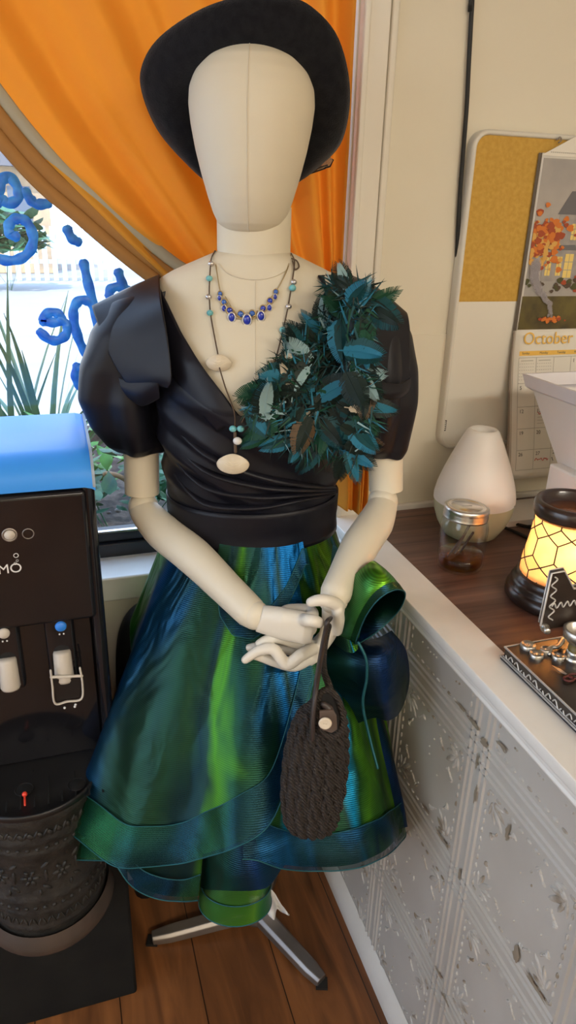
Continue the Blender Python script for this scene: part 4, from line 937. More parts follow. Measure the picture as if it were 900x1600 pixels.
# ================================================================= GOWN
gown=thing('evening_gown','black satin wrap gown with shot green and blue net skirt on the mannequin','dress',mw=MM)
NECK=[(-.175,1.372),(-.150,1.362),(-.128,1.315),(-.105,1.262),(-.080,1.215),(-.055,1.178),(-.036,1.152),(-.026,1.155),(-.010,1.18),(.020,1.225),(.055,1.29),(.090,1.345),(.105,1.378),(.13,1.372)]
# take the left neckline from the photograph's edge
nk=[S(px,py,.006) for px,py in ((247,432),(262,472),(285,520),(303,550),(325,583),(350,615),(376,650))]
NECK=[(-.20,1.372)]+[(p.x,p.z) for p in nk]+[(nk[-1].x+.012,nk[-1].z+.006)]+[(p.x,p.z) for p in [S(px,py,.006) for px,py in ((420,600),(450,540),(490,470),(515,425))]]+[(.14,1.375)]
def topz(x,front):
    if not front: return 1.335
    return interp(NECK,x)[0]
def bod(u,v):
    a=2*PI*u-PI; sn,cs=math.sin(a),math.cos(a)
    zt=1.33
    front=cs>-.05
    x=-.015+.145*sn; zt=topz(x,True) if front else 1.36-.02*abs(cs)
    zt=min(zt,1.372 if abs(sn)<.95 else 1.33)
    z=.985+(zt-.985)*v
    cx,rx,yc,ry=interp(TOR,z); off=.0075
    d=z+.60*(x+.02)+.35*(x+.02)**2; 
    if front:
        amp=.0075*sst((1.26-z)*8)*sst((z-1.0)*14)
        f=(d*17.5)%1.0; off+=amp*(1-abs(2*f-1)**1.0)*1.1+ .002*math.sin(d*60)
    rx2=rx+off; ry2=ry+off
    return Vector((cx+rx2*sn,yc-ry2*cs,z))
G().grid(bod,220,90,wrap=True).build('bodice',satin_m,gown,local=True,solid=.002)
# wrap facing along the left neckline
def fac(u,v):
    k=u*(len(nk)-1); i=min(int(k),len(nk)-2); p=nk[i].lerp(nk[i+1],k-i)
    w=.052*v*(1-.2*u); x=p.x-w*.80; z=p.z-w*.62; y=yfront(x,z,.0105+.003*math.sin(PI*v))
    return Vector((x,y,z))
G().grid(fac,40,12).build('neckline_fold',satin_m,gown,local=True,solid=.002)
# waistband
def wb(u,v):
    a=2*PI*u; z=1.030-.068*v; cx,rx,yc,ry=interp(TOR,z); o_=.0125+.0015*math.sin(PI*v)
    return Vector((cx+(rx+o_)*math.sin(a),yc-(ry+o_)*math.cos(a),z+.004*math.sin(a)))
G().grid(wb,96,8,wrap=True).build('waistband',satin_m,gown,local=True,solid=.0025)
# pleat bundle gathered at the right of the waistband
for k in range(4):
    P=[S(250+8*k,640+34*k,.010),S(320,708+26*k,.015),S(400,742+17*k,.016),S(470,757+8*k,.016),S(524,762+3*k,.012)]
    G().tube(P,[.003,.007,.007,.006,.003],10,sub=8,flat=.55).build('pleat',satin_m,gown,local=True)
# puffed sleeves
def puff(sign,prof,seed):
    def f(u,v):
        a=2*PI*u; c,rx,ry,z=interp([(t,)+q for t,q in prof],v)[0:4] if False else (0,0,0,0)
        return None
    T=[(i/(len(prof)-1),)+q for i,q in enumerate(prof)]
    def fn(u,v):
        a=2*PI*u; z,cx,rx,cyl,ry=interp(T,v)
        nn=noise.noise(Vector((math.cos(a)*1.3+seed,math.sin(a)*1.3,v*2.6)))
        fold=.006*math.sin(a*5+v*7+seed)*sst(v*2)*sst((1.02-v)*4)
        r=1+.16*nn
        return Vector((cx+(rx*r+fold)*math.sin(a),cyl-(ry*r+fold)*math.cos(a),z+.006*nn))
    return G().grid(fn,72,48,wrap=True).build('puff_sleeve',satin_m,gown,local=True,solid=.002,sub=1)
puff(-1,[(1.345,-.150,.020,.0,.050),(1.325,-.178,.050,-.004,.060),(1.285,-.200,.060,-.010,.068),(1.235,-.214,.062,-.016,.072),(1.185,-.217,.060,-.018,.070),(1.140,-.208,.054,-.016,.062),(1.108,-.197,.044,-.012,.050),(1.095,-.194,.035,-.010,.040),(1.098,-.193,.031,-.008,.034)],1.7)
puff(1,[(1.350,.125,.020,.0,.050),(1.330,.150,.050,-.004,.060),(1.290,.166,.056,-.010,.066),(1.240,.177,.054,-.014,.068),(1.190,.181,.051,-.016,.066),(1.150,.184,.046,-.014,.058),(1.115,.190,.040,-.010,.048),(1.100,.194,.034,-.008,.038),(1.103,.194,.031,-.006,.034)],4.2)
# shoulder flanges
def patch4(name,rows,parent=gown,mat=satin_m,nu=28,nv=28,bulge=0,solid=.002):
    R=[poly([Vector(p) for p in r],8) for r in rows]
    def fn(u,v):
        k=v*(len(R)-1); i=min(int(k),len(R)-2); t=k-i
        g_=lambda q:R[max(0,min(len(R)-1,q))]
        def at(r): x=u*(len(r)-1); j=min(int(x),len(r)-2); return r[j].lerp(r[j+1],x-j)
        p0,p1,p2,p3=at(g_(i-1)),at(g_(i)),at(g_(i+1)),at(g_(i+2))
        return .5*((2*p1)+(p2-p0)*t+(2*p0-5*p1+4*p2-p3)*t*t+(3*p1-p0-3*p2+p3)*t**3)
    return G().grid(fn,nu,nv).build(name,mat,parent,local=True,solid=solid)
patch4('shoulder_flange',[
  [L(255,445,.07),L(205,470,.07),L(160,505,.06)],
  [L(249,430,-.01),L(198,452,-.02),L(144,478,-.02)],
  [L(252,470,-.095),L(205,500,-.085),L(158,520,-.065)],
  [L(262,530,-.125),L(222,552,-.112),L(175,562,-.085)],
  [L(268,590,-.138),L(240,590,-.128),L(196,596,-.098)],
  [L(262,606,-.132),L(238,602,-.118),L(212,610,-.10)]])
patch4('sleeve_fold',[
  [L(186,590,-.09),L(212,598,-.108),L(246,578,-.128)],
  [L(190,606,-.096),L(216,616,-.112),L(248,600,-.128)],
  [L(200,620,-.09),L(222,634,-.10),L(250,622,-.118)]],nv=14)
patch4('shoulder_flange',[
  [L(540,445,.07),L(600,470,.06),L(628,500,.05)],
  [L(530,424,-.01),L(585,448,-.02),L(635,489,-.02)],
  [L(535,470,-.095),L(590,490,-.085),L(640,520,-.05)],
  [L(540,540,-.125),L(590,545,-.10),L(640,580,-.05)],
  [L(545,600,-.13),L(595,600,-.10),L(638,606,-.055)]])
patch4('sleeve_fold',[
  [L(560,560,-.118),L(590,592,-.112),L(622,600,-.092),L(641,590,-.065)],
  [L(562,575,-.122),L(590,612,-.118),L(624,614,-.096),L(641,602,-.068)],
  [L(566,590,-.112),L(592,620,-.106),L(622,622,-.088),L(638,612,-.06)]],nv=14)

# ---------------------------------------------------------------- skirt
MMi=MM.inverted()
def clampd(p,th=0):
    q=MM@p; d_=math.degrees(th)
    if d_<-66:
        t=sst((-66-d_)/22); q.x=max(q.x,q.x+(.075-q.x)*t); q.y=max(q.y,q.y+(1.0-q.y)*t)
        if d_<-88: q.x=max(q.x,.075+.0006*(-88-d_))
    if q.y>1.205: q.y=1.205
    if q.x>.470: q.x=.470+.020*(1-math.exp(-(q.x-.470)*30))
    return MMi@q
ZW=.985
PRO=[(0,.132,.100,0.0),(.08,.144,.112,-.004),(.36,.190,.160,-.035),(.72,.245,.205,-.078),(1.0,.288,.240,-.108),(1.25,.315,.255,-.125)]
def sk(th,z,s=1.0,amp=1.0,ph=0.0):
    v=max(0,(ZW-z)/.43); rx,ry,cyc=interp(PRO,v)
    f=amp*v*(.016*math.sin(6*th+ph+.8*v)+.009*math.sin(11*th+2.3*ph+1.7*v)+.006*noise.noise(Vector((th*5,z*9,ph))))
    k=s+f/.26*1.0
    rxx=rx*(1.0 if th<0 else 1.0+.03*min(1,th))
    return clampd(Vector((-.016+rxx*k*math.sin(th),cyc-ry*k*math.cos(th),z)),th)
D=math.radians
def layer(name,mat,t0,t1,zh,s,amp,ph,nu=150,nv=60,zt=ZW,hem=None,bandw=.050,off=.004,parent=gown):
    def fn(u,v):
        th=D(t0+(t1-t0)*u); z0=zt(math.degrees(th)) if callable(zt) else zt; z=z0+(zh(math.degrees(th))-z0)*v
        return sk(th,z,s,amp,ph)
    o=G().grid(fn,nu,nv).build(name,mat,parent,local=True)
    if hem:
        def hb(u,v):
            thd=t0+(t1-t0)*u; th=D(thd); z=zh(thd)+bandw*(1-v)
            return sk(th,z,s+off/.26*(1+1.2*v),amp,ph)
        G().grid(hb,nu,8).build('hem_band',hem,o,local=True)
        g=G(); g.tube([sk(D(t0+(t1-t0)*k/nu),zh(t0+(t1-t0)*k/nu)+bandw,s+(off+.0015)/.26,amp,ph) for k in range(nu+1)],.0008,5); g.tube([sk(D(t0+(t1-t0)*k/nu),zh(t0+(t1-t0)*k/nu),s+(off*2.2)/.26,amp,ph) for k in range(nu+1)],.0010,5)
        g.build('hem_stitching',thread_m,o,local=True)
    return o
tabi=lambda tab:(lambda d:interp(tab,d)[0])
def hemline(pxy,s_,amp,ph,lo=-95,hi=95,step=1.5,zmin=.3):
    # hem height round the skirt that follows the hem seen in the photograph
    tab=[]; d_=lo
    while d_<=hi:
        a,b=.30,.96
        for _ in range(26):
            m_=(a+b)/2; q=proj(sk(D(d_),m_,s_,amp,ph))
            if q[1]>interp(pxy,q[0])[0]: a=m_
            else: b=m_
        tab.append((d_,max(zmin,(a+b)/2))); d_+=step
    # smooth
    for _ in range(3): tab=[tab[0]]+[(tab[i][0],(tab[i-1][1]+2*tab[i][1]+tab[i+1][1])/4) for i in range(1,len(tab)-1)]+[tab[-1]]
    tab=[(lo-24,tab[0][1]+.10)]+tab+[(hi+20,tab[-1][1]+(.07 if hi>60 else .0))]
    return tabi(tab)
zu=hemline([(150,1330),(200,1350),(260,1380),(320,1390),(380,1392),(425,1388),(440,1352),(470,1340),(640,1290)],.90,1.2,0.0,-80,80,zmin=.49)
layer('under_skirt',org_dark,-180,180,zu,.90,1.2,0.0,200,50)
layer('lower_flounce',org_main,-62,-12,hemline([(190,1340),(205,1372),(225,1390),(255,1400),(290,1403),(330,1397),(420,1385)],.94,1.2,0.0,-62,-8,zmin=.46),.94,1.2,0.0,80,24,zt=.66,hem=org_hem,bandw=.036)
layer('skirt_right_panel',org_right,2,150,hemline([(400,1335),(430,1349),(470,1355),(520,1355),(560,1349),(600,1330),(625,1305),(636,1280),(650,1270)],.985,.8,2.1,0,78),.985,.8,2.1,150,60,hem=org_hem)
layer('skirt_front_panel',org_main,-150,31,hemline([(100,1296),(109,1312),(125,1330),(150,1343),(200,1351),(250,1348),(290,1343),(350,1325),(400,1302),(425,1280),(440,1240),(455,1185),(470,1130),(484,1070),(492,1020),(500,960)],1.0,1.2,0.0,-67,34,zmin=.53),1.0,1.2,0.0,220,70,hem=org_hem,bandw=.056)
zp=tabi([(-16,.93),(-12,.885),(-5,.862),(4,.858),(12,.872),(22,.90),(34,.945)])
layer('peplum_flounce',org_main,-18,36,zp,1.06,.6,3.0,60,24,hem=org_hem,bandw=.022,off=.003)
# trailing ruffle tail
c0=L(367,1400,-.335)
def tail(u,v):
    a=D(-115+230*u); z=.60+(.447-.60)*v; w=.044+.011*v; 
    return Vector((c0.x+.002+w*math.sin(a)+.004*math.sin(v*5),-.306-(.030+.012*v)*math.cos(a)+.02*(1-v),z+.008*math.cos(a)*0))
o=G().grid(tail,48,40).build('ruffle_tail',org_tail,gown,local=True)
def tailb(u,v):
    p=tail(u,.78+.22*v); q=Vector((c0.x,-.306,p.z)); return q+(p-q)*1.045
G().grid(tailb,48,8).build('hem_band',org_tail,o,local=True)
g=G(); g.tube([tailb(k/40,0) for k in range(41)],.0009,5); g.tube([tailb(k/40,1) for k in range(41)],.001,5); g.build('hem_stitching',thread_m,o,local=True)
# loop ruffle and dark lobe at the right hip
OB=[(556,1006,-.225),(562,985,-.232),(572,962,-.240),(588,940,-.246),(606,926,-.244),(622,921,-.232),(633,926,-.21),(630,942,-.185),(620,958,-.17),(604,974,-.17),(588,988,-.18),(570,1000,-.20)]
OA=[(515,985,-.17),(524,955,-.185),(538,925,-.195),(553,900,-.20),(570,884,-.195),(584,876,-.18),(590,885,-.15),(585,910,-.13),(572,930,-.12),(555,955,-.12),(540,970,-.13),(525,985,-.15)]
ra=poly([L(*p) for p in OA],5,True); rb=poly([L(*p) for p in OB],5,True)
R=[]
for k in range(15):
    t=k/14; R.append([a.lerp(b,t)+Vector((0,-.014*math.sin(PI*t),.010*math.sin(PI*t))) for a,b in zip(ra,rb)])
o=G().loft(R,True).build('loop_ruffle',org_loop,gown,local=True)
G().loft([[p+(p-sum(rb,Vector())/len(rb))*.012 for p in r] for r in R[11:]],True).build('hem_band',org_hem,o,local=True)
G().tube(rb,.0010,6,closed=True).build('hem_stitching',thread_m,o,local=True)
RI=[]
for r in R[1:]:
    c_=sum(r,Vector())/len(r); RI.append([p+(c_-p).normalized()*.0028 for p in r])
G().loft(RI,True,True).build('loop_lining',org_dark,o,local=True)
patch4('dark_ruffle',[
  [L(500,990,-.16),L(545,1000,-.19),L(585,998,-.18),L(612,985,-.15)],
  [L(505,1030,-.19),L(550,1030,-.225),L(600,1020,-.22),L(634,1015,-.17)],
  [L(520,1070,-.20),L(560,1065,-.235),L(605,1062,-.235),L(640,1060,-.18)],
  [L(545,1100,-.205),L(575,1098,-.235),L(606,1102,-.235),L(632,1098,-.19)],
  [L(560,1130,-.20),L(585,1122,-.22),L(606,1126,-.22),L(622,1118,-.20)]],mat=org_dark,nu=36,nv=40,solid=0)
patch4('hip_ruffle',[
  [L(520,850,-.115),L(545,872,-.14),L(575,880,-.15)],
  [L(515,900,-.14),L(545,915,-.17),L(580,920,-.175)],
  [L(512,960,-.17),L(540,975,-.20),L(560,1000,-.205)],
  [L(520,1010,-.185),L(545,1020,-.215),L(562,1020,-.215)]],mat=org_right,nu=30,nv=30,solid=0)
g=G(); g.tube(poly([L(560,1004,-.235),L(572,1030,-.243),L(573,1060,-.246),L(567,1100,-.25),L(577,1150,-.262),L(590,1200,-.285)],6),.0022,6); g.build('ruffle_edge',thread_m,gown,local=True)
# ================================================================= FEATHER CORSAGE
fe=thing('feather_spray','large spray of teal, blue and black feathers on the gown shoulder','feathers',mw=MM)
fmat={}
for nm,c,r in (('black_green',(.008,.018,.014),.4),('deep_teal',(.008,.055,.062),.4),('forest',(.010,.060,.032),.4),('blue',(.02,.15,.23),.45),('pale_cyan',(.26,.40,.42),.6),('bronze',(.10,.065,.035),.45),('cream',(.55,.48,.36),.6)):
    fmat[nm]=M('feather_'+nm,c,r+.1,spec=.22)
def feather_mesh(name,edge,mid,wd,curl,seed,droop):
    rr=random.Random(seed); g=G(); nb=26
    def sp_(t): return Vector((t*math.cos(curl*t*.5),0,droop*t*t+ .25*curl*t*t))
    for sgn in (-1,1):
        for i in range(nb):
            t=.10+.86*i/nb; tn=t+.86/nb*1.12; w=wd*(math.sin(PI*min(1,t*1.02)**.75)**.7)*rr.uniform(.95,1.04)
            if t<.3: w*=.75+rr.uniform(0,.4)
            a=sp_(t);b=sp_(tn); fwd=.07+.09*t
            m0=a+Vector((fwd*.45,sgn*w*.5,.03*w)); m1=b+Vector((fwd*.45,sgn*w*.5,.03*w)); e0=a+Vector((fwd,sgn*w,-.12*w)); e1=b+Vector((fwd*.95,sgn*w*.97,-.12*w))
            if rr.random()<.10: e1=e0.lerp(e1,.45)
            g.mi=1; g.add([a,b,m1,m0],[(0,1,2,3)]); g.mi=0; g.add([m0,m1,e1,e0],[(0,1,2,3)])
    g.mi=1; g.tube([sp_(k/8) for k in range(9)],[.016*(1-.8*k/8) for k in range(9)],5)
    me=bpy.data.meshes.new(name); me.from_pydata([tuple(v) for v in g.V],[],g.F); me.materials.append(fmat[edge]); me.materials.append(fmat[mid]); me.polygons.foreach_set('material_index',g.I); me.update(); return me
combo=[('black_green','black_green'),('deep_teal','black_green'),('forest','deep_teal'),('blue','deep_teal'),('black_green','pale_cyan'),('deep_teal','blue'),('bronze','black_green'),('forest','forest'),('black_green','blue'),('pale_cyan','pale_cyan'),('black_green','cream')]
wts=[22,18,12,9,5,8,7,10,7,1.5,2]
fms=[]
for i,(e,m_) in enumerate(combo):
    for s in range(2): fms.append((i,feather_mesh('feather',e,m_,.25+.06*s,.6 if s else -.2,i*7+s,(.12 if s else -.25))))
REG=[(518,434),(545,442),(572,445),(586,475),(580,540),(586,600),(582,650),(574,690),(552,722),(520,720),(478,704),(430,688),(396,664),(392,630),(415,596),(440,566),(455,535),(488,520),(500,480)]
def inside(x,y):
    c=False; n=len(REG)
    for i in range(n):
        x1,y1=REG[i];x2,y2=REG[(i+1)%n]
        if (y1>y)!=(y2>y) and x<(x2-x1)*(y-y1)/(y2-y1)+x1: c=not c
    return c
rr=random.Random(12)
SP=[(548,455),(540,520),(520,590),(490,640)]
def nearest(x,y):
    b=None
    for k in range(31):
        t=k/30*3; i=min(int(t),2); u=t-i; p=(SP[i][0]+(SP[i+1][0]-SP[i][0])*u,SP[i][1]+(SP[i+1][1]-SP[i][1])*u)
        d=math.hypot(x-p[0],y-p[1])
        if b is None or d<b[0]: b=(d,p)
    return b
spots=[]
# hand-placed rim feathers (x,y,screen angle deg ccw from +x, length, variant)
for x,y,a,l,i in ((552,470,62,.050,3),(520,455,115,.036,10),(545,445,150,.030,0),(500,520,125,.055,5),(505,500,100,.050,4),(470,560,120,.055,9),(445,580,150,.040,6),(462,575,175,.042,6),(455,600,125,.050,10),(420,625,140,.050,2),(425,640,175,.055,7),(420,665,205,.055,7),(410,680,215,.05,2),(560,590,10,.052,9),(560,575,35,.050,7),(562,540,75,.050,10),(566,530,60,.035,8),(560,660,-25,.045,7),(565,670,-60,.045,2),(550,715,-65,.055,5),(535,725,-95,.050,0),(500,700,-130,.045,2),(565,470,80,.045,4),(560,500,80,.04,8),(570,510,60,.04,8),(530,690,-15,.05,9),(500,680,10,.045,9),(480,650,20,.045,10),(560,640,-10,.055,10),(445,690,200,.05,3),(470,700,225,.04,5)):
    spots.append((x,y,D(a),l,i,rr.uniform(.010,.022)))
while len(spots)<98:
    x=rr.uniform(390,605);y=rr.uniform(432,725)
    if not inside(x,y): continue
    d,p=nearest(x,y); a=math.atan2(-(y-p[1]),x-p[0])+rr.gauss(0,.75); i=rr.choices(range(len(combo)),wts)[0]
    spots.append((x,y,a,rr.uniform(.042,.068),i,rr.uniform(.004,.03)))
def SFt(x,y,o_):
    p=S(x,y,o_); yl=-.080-.055*sst((x-520)/30)+.045*sst((x-585)/40)-o_
    return L(x,y,yl) if (x>520 and p.y>yl) else p
for x,y,a,l,i,up in spots:
    b=SFt(x,y,.010+up); me=rr.choice([m for k,m in fms if k==i])
    o=bpy.data.objects.new('feather',me); COL.objects.link(o); o.parent=fe; MW[o.name]=MM
    X=Vector((math.cos(a),rr.uniform(-.35,.15),math.sin(a))).normalized(); nrm=Vector((rr.uniform(-.5,.5),-1,rr.uniform(-.4,.5))); Z=(nrm-X*nrm.dot(X)).normalized(); Y=Z.cross(X)
    m=Matrix((X,Y,Z)).transposed().to_4x4()
    o.matrix_basis=Matrix.Translation(b-X*l*.35)@m@Matrix.Scale(l,4)
    o['label']=None if False else 'feather in %s tones'%{0:'black green',1:'teal',2:'forest green',3:'blue',4:'black and pale cyan',5:'teal blue',6:'bronze',7:'deep green',8:'black and blue',9:'pale cyan',10:'black and cream'}[i]
# down between the feathers
g=G()
cnt=0
while cnt<1500:
    x=rr.uniform(385,608);y=rr.uniform(430,735)
    if not inside(x,y): continue
    cnt+=1; b=SFt(x,y,.010+rr.uniform(0,.028)); d,p=nearest(x,y); a=math.atan2(-(y-p[1]),x-p[0])+rr.gauss(0,.9); l=rr.uniform(.012,.032)
    X=Vector((math.cos(a),rr.uniform(-.6,.1),math.sin(a))).normalized(); s=X.cross(Vector((0,-1,0))).normalized()*rr.uniform(.0005,.0016); cu=Vector((0,rr.uniform(-.006,.006),rr.uniform(-.008,.004)))
    g.mi=rr.choices(range(5),(8,6,5,3,1))[0]
    g.add([b-s,b+s,b+X*l*.5+s*.8+cu*.3,b+X*l*.5-s*.8+cu*.3,b+X*l+cu],[(0,1,2,3),(3,2,4)])
o=g.build('down_fluff',[fmat['black_green'],fmat['deep_teal'],fmat['forest'],fmat['blue'],fmat['pale_cyan']],fe,local=True); o['kind']='stuff'
def fbase(u,v):
    # dark backing the feathers are sewn to
    i=u*len(REG); k=int(i)%len(REG); t=i-int(i); a=REG[k];b=REG[(k+1)%len(REG)]; x=a[0]+(b[0]-a[0])*t;y=a[1]+(b[1]-a[1])*t
    cx,cyy=525,585; x=x+(cx-x)*(.12+.88*v); y=y+(cyy-y)*(.12+.88*v); return SFt(x,y,.010+.006*v)
G().grid(fbase,len(REG)*2,8,wrap=True).build('backing',M('dark_backing',(.008,.014,.016),.8),fe,local=True)

# ================================================================= NECKLACES
cordm=M('brown_cord',(.09,.055,.03),.7); goldm=M('antique_gold',(.50,.38,.20),.35,.9); gem=M('sapphire_gem',(.008,.03,.38),.08,coat=.6); gem2=M('blue_gem',(.03,.12,.45),.08,coat=.6)
jn=thing('jewelled_necklace','short gold necklace of blue teardrop stones on the mannequin chest','necklace',mw=MM)
ch=[S(px,py,.003) for px,py in ((335,392),(338,420),(342,445),(345,458))]; ch2=[S(px,py,.003) for px,py in ((455,396),(449,420),(440,440),(431,456))]
back=[Vector((.035,.045,1.392)),Vector((-.015,.062,1.40)),Vector((-.066,.045,1.392))]
g=G(); g.tube(ch,.0009,6,sub=5); g.tube(ch2,.0009,6,sub=5); g.tube([ch2[0]]+back+[ch[0]],.0009,6,sub=6); g.build('chain',goldm,jn,local=True)
def jewel(px,py,r,mt,drop=False,rot=0):
    c=S(px,py,.0045); z=1.35 if drop else 1.0
    g=G().ball(c,(r,r*.55,r*z),14); o=g.build('stone',mt,jn,local=True)
    R_=[c+Vector((r*1.25*math.cos(a)*(1-.25*max(0,math.sin(a)) if drop else 1),.0005,r*1.25*z*math.sin(a))) for a in [2*PI*k/20 for k in range(20)]]
    G().tube(R_,r*.28,6,closed=True).build('bezel',goldm if not drop else silver,o,local=True)
for px,py,r,mt,dr in ((344,459,.0030,gem2,0),(431,456,.0030,gem2,0),(343,466,.0024,gem,1),(430,464,.0024,gem,1),(350,472,.0034,gem2,0),(422,470,.0034,gem,0),(350,482,.0028,gem,1),(421,481,.0028,gem,1),(359,485,.0038,gem,0),(411,482,.0036,gem,0),(362,496,.0040,gem,1),(408,494,.0042,gem,1),(376,491,.0040,gem2,0),(394,490,.0038,gem2,0),(386,500,.0048,gem,1)):
    jewel(px,py,r,mt,dr)
g=G()
for (a,b,c_) in (((343,460),(348,470),(356,482)),((356,482),(366,492),(374,494)),((374,486),(385,497),(396,486)),((396,494),(404,490),(413,480)),((413,482),(421,474),(431,458)),((350,468),(346,476),(352,484)),((366,486),(370,496),(378,498)),((402,486),(399,496),(392,497)),((352,464),(360,478),(366,488)),((426,462),(418,474),(408,488))):
    g.tube([S(*p,.004) for p in (a,b,c_)],.0010,6,sub=4)
g.build('gold_setting',goldm,jn,local=True)
sn=thing('shell_necklace','long brown cord necklace with turquoise beads and two cream shells','necklace',mw=MM)
def SF(px,py,off=.004): return S(px,py,off)
lcord=[(336,392),(330,405),(328,430),(327,460),(329,490),(335,525),(341,556)]
lc2=[(343,575),(352,605),(362,632),(367,650),(367,672),(369,706)]
rcord=[(455,396),(460,408),(458,430),(455,450),(450,480),(443,512),(435,545),(427,572),(412,600)]
g=G()
for P,o_ in ((lcord,.004),(lc2,.016),(rcord,.005)):
    g.tube([S(x,y,o_) for x,y in P],.0010,6,sub=5)
g.tube([S(455,396,.004)]+[b+Vector((0,.002,-.003)) for b in back]+[S(336,392,.004)],.0010,6,sub=6)
g.tube([S(412,600,.006),S(395,625,.012),S(378,660,.014)],.0010,6,sub=4)
g.tube([S(x,y,.006) for x,y in ((456,404),(464,408),(467,417),(461,421),(459,414),(457,408))],.0012,6,sub=5)
g.tube([S(368,706,.026),S(367,676,.018)],.0022,8)
g.build('cord',cordm,sn,local=True)
pearl=M('pearl',(.72,.70,.66),.25,coat=.3); turq=M('turquoise',(.10,.38,.42),.35,col2=(.20,.52,.52),nscale=200); silverb=M('silver_bead',(.60,.57,.55),.25,.8)
for px,py,r,mt,lb,o_ in ((330,412,.0040,silverb,'silver bead',.005),(327,435,.0043,turq,'turquoise bead',.005),(326,464,.0042,silverb,'silver bead',.005),(328,489,.0043,turq,'turquoise bead',.005),(459,441,.0042,silverb,'silver bead',.006),(457,450,.0048,turq,'turquoise bead',.006),(451,479,.0042,silverb,'silver bead',.006),(442,515,.0043,turq,'turquoise bead',.006),(364,670,.0048,turq,'turquoise bead',.018),(376,670,.0048,turq,'turquoise bead',.018),(371,689,.0058,pearl,'white pearl bead',.022)):
    c=S(px,py,o_); G().ball(c,(r*1.1,r,r*.95),16).build('bead',mt,sn,local=True,label=lb)
shellm=M('cream_shell',(.62,.52,.36),.4,col2=(.70,.62,.48),nscale=30)
def shell(px,py,w,h,off):
    c=S(px,py,off); g=G()
    def f(u,v):
        a=2*PI*u; r=v; x=w*r*math.cos(a); z=h*r*math.sin(a); 
        if z>0: z*=(1-.25*(abs(math.cos(a)))**2)
        z-=h*.0
        y=-.007*(1-r*r)-.0006*math.sin(22*math.hypot(x,z-h)/h*1.5)
        return c+Vector((x,y,z))
    return g.grid(f,48,14,wrap=True).build('shell',shellm,sn,local=True,solid=.0012)
shell(342,567,.0175,.0112,.009); shell(364,725,.0228,.0148,.030)

# ================================================================= BAG
bag=thing('knitted_handbag','dark brown cable knit handbag hanging from the mannequin hand','handbag',mw=MM)
def knit(name,c):
    m,t,b=nt(name); lk=t.links.new; b.inputs['Roughness'].default_value=.75
    tc=N(t,'ShaderNodeTexCoord'); w=N(t,'ShaderNodeTexWave'); w.bands_direction='DIAGONAL'; w.inputs['Scale'].default_value=110; w.inputs['Distortion'].default_value=3; w.inputs['Detail Scale'].default_value=2
    lk(tc.outputs['Object'],w.inputs['Vector']); cr=N(t,'ShaderNodeValToRGB'); cr.color_ramp.elements[0].color=(c[0]*.35,c[1]*.35,c[2]*.35,1); cr.color_ramp.elements[1].color=(*c,1); lk(w.outputs['Fac'],cr.inputs[0]); lk(cr.outputs[0],b.inputs['Base Color'])
    bp=N(t,'ShaderNodeBump'); bp.inputs['Strength'].default_value=.8; bp.inputs['Distance'].default_value=.002; lk(w.outputs['Fac'],bp.inputs['Height']); lk(bp.outputs[0],b.inputs['Normal']); return m
knit_m=knit('brown_knit',(.036,.026,.020)); strap_m=M('brown_leather',(.030,.020,.017),.45,bump=.1,bscale=120); lin_m=M('bag_lining',(.006,.005,.005),.8)
YB=-.335
rowsB=[(1082,502,517,.010),(1095,487,527,.015),(1110,474,533,.020),(1130,464,537,.026),(1150,457,539,.029),(1180,450,539,.031),(1210,447,537,.033),(1245,445,531,.033),(1270,447,524,.031),(1283,454,520,.026),(1290,466,512,.017)]
R=[]
for py,x0,x1,t in rowsB:
    a=L(x0,py,YB);b=L(x1,py,YB); c=(a+b)/2; w=(b.x-a.x)/2; n=48
    R.append([Vector((c.x+w*math.sin(q),YB-t*math.copysign(abs(math.cos(q))**.8,math.cos(q)),c.z+((b.z-a.z)/2)*math.sin(q))) for q in [2*PI*k/n for k in range(n)]])
# cable relief
Rf=[]
for i in range(len(R)-1):
    for k in range(5):
        t=k/5; Rf.append([p.lerp(q,t) for p,q in zip(R[i],R[i+1])])
Rf.append(R[-1])
for i,r in enumerate(Rf):
    c=sum(r,Vector())/len(r)
    for j in range(len(r)):
        d=(r[j]-c); d.z=0
        if d.length>1e-5:
            q=2*PI*j/len(r); s=.0035*max(0,math.sin(i*.62+ (1 if (j//6)%2 else -1)*q*6))+.0018*math.sin(q*16); s*=sst(i/8)
            r[j]=r[j]+d.normalized()*s
g=G().loft(Rf,True,False,True)
def bsurf(q,v):
    x=v*(len(R)-1); i=min(int(x),len(R)-2); t=x-i; k=(q/(2*PI)*48)%48; a=int(k)%48; b=(a+1)%48; w=k-int(k)
    return (R[i][a].lerp(R[i][b],w)).lerp(R[i+1][a].lerp(R[i+1][b],w),t)
for c_ in range(-4,5):
    qc=c_*.42
    for sg in (-1,1):
        pts=[]
        for k in range(61):
            v=.20+.76*k/60; p=bsurf((qc+.10*sg*math.sin(k*.52+c_*1.3))%(2*PI),v); n_=Vector((math.sin(qc),-math.cos(qc),0)); pts.append(p+n_*(.0012+.0022*sg*math.cos(k*.52+c_*1.3)))
        g.tube(pts,.0046,8,flat=.8)
    pts=[bsurf((qc+.21)%(2*PI),.18+.78*k/40)+Vector((math.sin(qc+.21),-math.cos(qc+.21),0))*.0008 for k in range(41)]; g.tube(pts,.0026,6)
g.build('knit_body',knit_m,bag,local=True)
ff=lambda x,y,o_=0:L(x,y,YB-o_)
